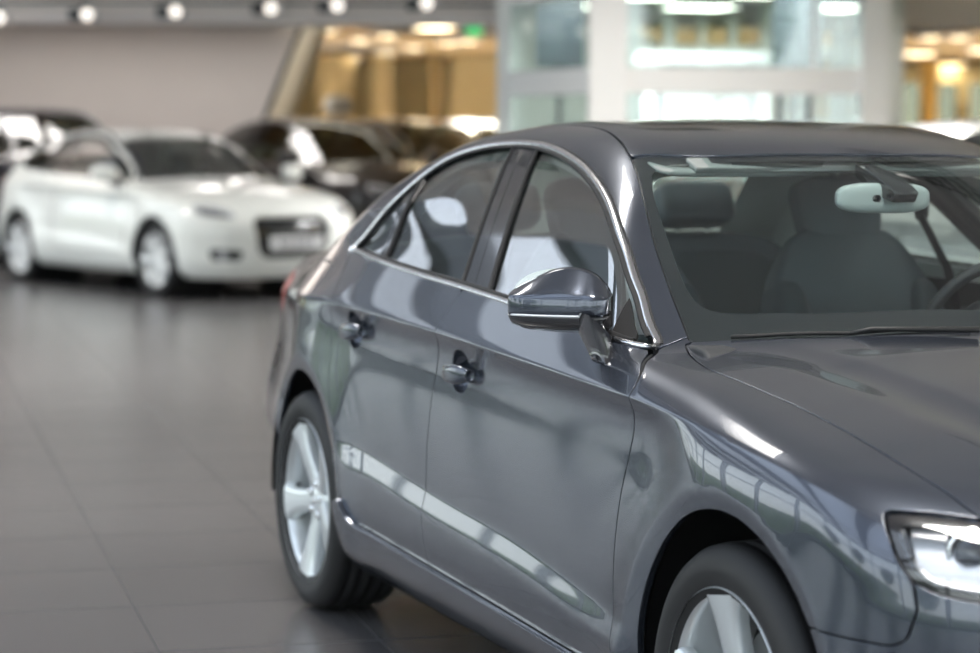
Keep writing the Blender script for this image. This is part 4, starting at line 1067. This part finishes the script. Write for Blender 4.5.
hedge((22, -14), (22, 18), 1.7, 'clipped green hedge outside the glazed front wall')
for k, (x, y, h) in enumerate([(-13, -22, 6.5), (-5, -23, 7.5), (3.5, -22, 6.), (11, -24, 7.), (27, -6, 7.), (28, 6, 6.5)]):
    o = empty('tree', (x, y, -.22), k * 1.3, 'leafy green tree standing outside the glazing beyond the hedge', 'tree', 'trees outside the glazing')
    MB().tube([(0, 0, 0), (.05, .03, h * .4), (0, .1, h * .75)], [.16, .12, .05], 10).build('trunk', R_['wood'], o, smooth=True)
    V = []; F_ = []
    for _ in range(1500):
        u = random.random() * 2 * PI; w = math.acos(2 * random.random() - 1); r = (random.random() ** .4)
        p = Vector((math.cos(u) * math.sin(w) * h * .27 * r, math.sin(u) * math.sin(w) * h * .27 * r, h * .68 + math.cos(w) * h * .32 * r))
        q = Vector((random.uniform(-1, 1), random.uniform(-1, 1), random.uniform(-1, 1))).normalized() * .22; s2 = q.orthogonal().normalized() * .16
        b0 = len(V); V += [p - q, p + s2, p + q, p - s2]; F_.append((b0, b0 + 1, b0 + 2, b0 + 3))
    newmesh('crown', V, F_, R_['leafy'], o, False)

# added fill lights with louvres, unseen; limited spread keeps them out of reflections
def fill_light(x, y, z, size, power, col, label, group, spread=105):
    o = empty('fill_light', (x, y, z), 0, label, 'light', group)
    MB().box((0, 0, .02), (size + .1, size + .1, .04)).build('frame', R_['white'], o)
    mb = MB()
    for k in range(-3, 4):
        mb.box((k * size / 7, 0, -.012), (.012, size, .022)); mb.box((0, k * size / 7, -.012), (size, .012, .022))
    mb.build('louvre', R_['dgrey'], o)
    l = bpy.data.lights.new('fill_lamp', 'AREA'); l.shape = 'SQUARE'; l.size = size; l.energy = power; l.color = col; l.spread = math.radians(spread)
    lo = bpy.data.objects.new('fill_lamp', l); lo.location = (0, 0, -.03); link(lo, o)
for x in (-19.5, -14.5, -9.5, -4.5, .5, 5.5, 10.5):
    for y in (-.9, 3.5, 8.5):
        if (x, y) in ((-14.5, 8.5), (-9.5, 8.5), (-14.5, 3.5)): continue
        fill_light(x, y, CEIL - .045, 1.1, PW['hall'] * (1.9 if (x, y) in ((-9.5, 3.5), (-9.5, -.9)) else 1), (1, .96, .90), 'added fill light with louvres under the high grey ceiling', 'added fill lights of the front hall')  # added lamps that brighten the front hall
for (u, d) in ((0, 30), (200, 30), (350, 27.5), (440, 35), (560, 36), (900, 34), (330, 42), (700, 42), (1050, 42)):
    p = at(u, 0, d); fill_light(p.x, p.y, zc_ - .045, 1.9, PW['rear'] * (.045 if d < 32 else .35 if u in (440, 560) else 1.), (1, .93, .76), 'added warm fill light with louvres under the low rear hall ceiling', 'added warm fill lights of the rear hall', 115)  # extra lamps added to lift the rear hall's warm walls
for (u, d) in ((-80, 24.9), (15, 24.9), (107, 24.9), (200, 24.9), (291, 24.9)):
    p = at(u, 0, d); fill_light(p.x, p.y, zc_ - .045, .7, PW['wash'], (1, .95, .90), 'added fill light brightening the grey wall behind the soffit', 'added fill lights between soffit and grey wall', 165)  # hidden lamps added to brighten the grey wall
for (u, d) in ((560, 19.6), (680, 18.6), (800, 18.6)):
    p = at(u, 0, d); fill_light(p.x, p.y, zat(-40, 17) - .05, .7, PW['office'], (1, 1, 1), 'added fill light with louvres inside the white glazed office', 'added fill lights of the glazed office', 150)  # added lamps that brighten the office interior

# ------------------------------------------------------------------ cars further back
HX = [-3.20, -3.10, -2.95, -2.78, -2.55, -2.2, -1.8, -1.45, -1.18, -1.0, -.80, -.60, -.45, -.33, -.20, .05, .30, .50, .65, .76, .84]
HZ = [.93, 1.00, 1.09, 1.20, 1.31, 1.385, 1.415, 1.410, 1.375, 1.315, 1.215, 1.11, 1.035, .985, .965, .935, .895, .845, .79, .72, .66]
HB = spl([(-.58, .955), (-.95, .975), (-1.6, .995), (-2.3, 1.03), (-2.66, 1.075)], 3)
HA = spl([(-2.66, 1.075), (-2.59, 1.15), (-2.42, 1.25), (-2.15, 1.325), (-1.8, 1.362), (-1.45, 1.352), (-1.2, 1.296), (-.95, 1.186), (-.72, 1.056), (-.58, .955)], 4)
HDLO = HB[:-1] + HA[:-1]
def far_car(label, paintm, archm, loc, heading, zs_=1., front=True, cat='car', face=True):
    root = empty('car', loc, heading, label, cat); root.scale = (1, 1, zs_)
    B = Body(TX=HX, TZ=HZ, rw=-2.469, tail=.42, deck=False, hc=False, cr=.10, tp=.15, PX=[-3.2, -2.9, -2.5, -1.9, -1.4, -.9, -.4, 0, .3, .55, .84], PY=[.80, .835, .862, .872, .874, .874, .872, .868, .858, .83, .75])
    P = B.grid(-3.12, .74, .035, .03); CF = B.cap((.05, 0, .5), False, 2.2); CR = B.cap((-2.6, 0, .6), True, 2.6)
    cf, cr = CIRC(0, .317, .365), CIRC(B.rw, .317, .365)
    dlo = XZ(HDLO); up = lambda f: (lambda Q: np.where(Q[:, 2] > .8, f(Q), .5))
    ws = up(XY([(-.34, -.3), (-.36, .1), (-.42, .42), (-.53, .66), (-.72, .625), (-1.14, .515), (-1.10, .3), (-1.06, 0), (-1.06, -.3)]))
    rg = up(XY([(-2.82, -.3), (-2.82, 0), (-2.80, .50), (-3.02, .56), (-3.06, 0), (-3.06, -.3)]))
    pg = [lambda Q: .30 - Q[:, 0]]
    hlp = PHI([(60, .80), (58, .735), (52, .69), (36, .675), (34, .70), (40, .755), (50, .79)], .0135)
    grp = lambda Q: sdf(np.abs(Q[:, 1]), Q[:, 2], [(-.2, .70), (.33, .70), (.385, .64), (.34, .40), (.27, .34), (-.2, .34)])
    fgp = lambda Q: sdf(np.abs(Q[:, 1]), Q[:, 2], [(.46, .415), (.70, .43), (.715, .40), (.69, .325), (.48, .325)])
    panel('body_shell', B, P, [NOT(dlo), NOT(ws), NOT(rg), cf, cr, lambda Q: Q[:, 0] - .40, lambda Q: -2.95 - Q[:, 0]], paintm, root, lip=.02)
    panel('front_bumper', B, CF, [lambda Q: .40 - Q[:, 0], NOT(hlp), NOT(grp), NOT(fgp), cf], paintm, root, lip=.03)
    panel('tail_panel', B, CR, [lambda Q: Q[:, 0] + 2.95, NOT(rg)], paintm, root, lip=.0)
    for sd in (-1, 1):
        dl = lambda Q: sdf(Q[:, 0], Q[:, 2], [(-2.78, .95), (-3.2, .98), (-3.2, .78), (-2.9, .76)])
        panel('tail_lamp', B, CR, [lambda Q: dl(Q)], M['red'], root, off=-.004, lip=.01, side=sd)
        panel('side_window', B, P, [XZ(HDLO, -.004)], M['bgglass'], root, off=.008, lip=0, side=sd)
        pil = panel('window_pillar', B, P, [XZ(HDLO, .0), lambda Q: np.abs(Q[:, 0] + 1.72 + (Q[:, 2] - 1.0) * .35) - .045], M['gloss'], root, off=.002, lip=0, side=sd)
        a_ = np.array(HA); ws_ = np.full(len(a_), .075 if archm is not M['black'] else .05)
        q = B.side([(x, z + .028 * (1 if -2.3 < x < -1.3 else .8)) for x, z in HA], sd)
        if archm is not paintm: sweep('roof_arch', B, q, .042, .004, archm, root, closed=False)
        panel('headlamp', B, CF, [hlp], M['lampwhite'], root, off=.006, lip=.0, side=sd)
        panel('lamp_bezel', B, CF, [PHI([(57, .765), (56, .735), (50, .705), (37, .685), (36, .70), (44, .735)], .0135)], M['gloss'], root, off=.003, lip=.0, side=sd)
        panel('fog_grille', B, CF, [lambda Q: .4 - Q[:, 0], fgp], M['plastic'], root, off=.03, lip=.0, side=sd)
        x, y = .745, .60
        MB().lathe([(.0005, .004), (.035, .0), (.04, -.02)], 'x', 20, c=(float(B.nose(np.float64(.60), np.float64(.37))) - .02, sd * .60, .37)).build('fog_lamp', M['lampwhite'], root, smooth=True)
        # door seams
        for pts in ([(-.62, .95), (-.50, .85), (-.48, .6), (-.49, .36)], [(-1.72, .99), (-1.78, .75), (-1.76, .45), (-1.70, .34)], [(-.49, .36), (-1.1, .34), (-1.70, .34)]):
            sweep('door_seam', B, B.side(spl(pts, 5), sd), .007, .0008, M['dark'], root, closed=False)
        hq = B.side([(-1.60 + .018 * k, .845) for k in range(11)], sd); hq[:, 1] += sd * np.array([.0, .02, .03, .035, .038, .038, .038, .035, .03, .02, 0])
        MB().tube([tuple(v) for v in hq], .014, 8).build('door_handle', paintm, root, smooth=True)
        rzm = Matrix.Rotation(math.radians(20 * sd), 3, 'Z')
        m_ = blob('door_mirror', (-.66, sd * .96, 1.03), (.065, .115, .07), paintm, root, .62, rzm, 24, 14)
        MB().tube([(-.66, sd * .92, .98), (-.64, sd * .82, .94)], [.03, .035], 8).build('mirror_foot', M['plastic'], m_, smooth=True)
    panel('windscreen', B, P, [ws], M['bgglass'], root, off=.006, lip=0)
    panel('rear_window', B, P, [rg], M['bgglass'], root, off=.006, lip=0)
    gr = panel('grille', B, CF, [lambda Q: .4 - Q[:, 0], grp], M['gloss'], root, off=.035, lip=0)
    for k in range(5): MB().tube([(float(B.nose(abs(y), np.float64(.40 + .06 * k))) - .028, y, .40 + .06 * k) for y in np.linspace(-.32, .32, 9)], .007, 6).build('grille_bar', M['plastic'], gr)
    pl = MB().box((.86, 0, .47), (.014, .52, .115)).build('number_plate', M['plate'], root, bevel=.004)
    mb = MB()
    for k, (y, w_) in enumerate([(-.15, .035), (-.09, .035), (-.03, .02), (.02, .035), (.08, .035), (.14, .035)]): mb.box((.868, y, .47), (.002, w_, .055))
    mb.build('plate_marks', M['platetext'], pl)
    MB().box((-1.3, 0, .26), (2.9, 1.45, .06)).build('floor_pan', M['dark'], root)
    MB().box((-1.62, 0, .57), (2.1, 1.46, .56)).build('cabin_tub', M['dark'], root, bevel=.03)
    for y in (-.35, .35):
        st = blob('seat', (-1.5, y, .92), (.08, .23, .16), M['seat'], root, .5, nu=20, nv=12); blob('headrest', (-1.55, y, 1.16), (.05, .12, .08), M['seat'], st, .5, nu=20, nv=12)
    blob('interior_mirror', (-.98, 0, 1.24), (.02, .13, .035), M['irm'], root, .6, nu=20, nv=12)
    for x in (0, B.rw):
        for sd in (-1, 1):
            wheel(root, x, sd * .745, -1 if sd < 0 else 1, 80, hi=False, spokes=7, m_rim=M['brightalloy'])
            MB().lathe([(.36, .10), (.362, -.40), (.02, -.41)] if sd > 0 else [(.36, -.10), (.362, .40), (.02, .41)], n=32, c=(x, sd * .74, .317)).build('wheel_liner', M['dark'], root)
            # note: liner opens outwards
    return root
M['brightalloy'] = mat('bright_alloy', (.85, .86, .86), .35, .25, .3)
def spot(u, d, local, heading):
    p = at(u, 135, d); c, s = math.cos(heading), math.sin(heading)
    return (p.x - (c * local[0] - s * local[1]), p.y - (s * local[0] + c * local[1]), 0)
H0 = math.radians(16.8)
far_car('white three-door hatchback parked on the dark tiles left of the saloon', M['white'], M['navy'], (-15.39, 2.48, 0), H0)
far_car('black car with silver roof arch standing directly behind the white hatchback', M['black'], M['silver'], spot(309, 24., (-.58, -.76), H0), H0, 1.10)
far_car('black car with a pale silver roof line, behind the black car with silver arch', M['black'], M['silver'], spot(404, 30., (-.58, -.76), H0), H0, 1.13)
far_car('black car farthest back, its roof just showing beside the white office column', M['black'], M['black'], spot(486, 32.5, (-.7, -.76), H0), H0, 1.14)
far_car('dark blue car cut by the left picture edge behind the white hatchback', M['navy'], M['silver'], spot(4, 23.6, (-.58, -.76), math.radians(14)), math.radians(14), 1.16)
far_car('white car behind the saloon, only its roof showing at the right edge', M['white'], M['silver'], spot(1035, 12.2, (-1.6, 0), H0), H0, 1.04)
p = at(338, 113, 30.6)
o = empty('roof_sign', (p.x, p.y, 0), 0, 'rounded white lamp-like sign rising over the roofs of the black cars', 'sign')
MB().tube([(0, 0, 0.02), (0, 0, p.z)], .02, 8).build('pole', R_['dgrey'], o); MB().lathe([(.0005, .0), (.2, 0.0), (.2, .02), (.0005, .03)], 'z', 24).build('base', R_['dgrey'], o)
blob('sign_body', (0, 0, p.z + .10), (.17, .19, .14), R_['white'], o, .7)

# ------------------------------------------------------------------ light
w = bpy.data.worlds.new('daylight'); SC.world = w; w.use_nodes = True
nt = w.node_tree; bg = nt.nodes['Background']
tc = _node(nt, 'ShaderNodeTexCoord'); sx = _node(nt, 'ShaderNodeSeparateXYZ'); nt.links.new(tc.outputs['Generated'], sx.inputs[0])
cr_ = _node(nt, 'ShaderNodeValToRGB'); nt.links.new(sx.outputs['Z'], cr_.inputs[0])
e = cr_.color_ramp.elements; e[0].position = 0.; e[0].color = (.97, .98, 1, 1); e[1].position = .6; e[1].color = (.80, .88, 1, 1)
nt.links.new(cr_.outputs[0], bg.inputs[0]); bg.inputs[1].default_value = 4.6
SC.view_settings.view_transform = 'Standard'; SC.view_settings.look = 'None'; SC.view_settings.gamma = 1.; SC.view_settings.exposure = -.27; SC.view_settings.use_curve_mapping = False
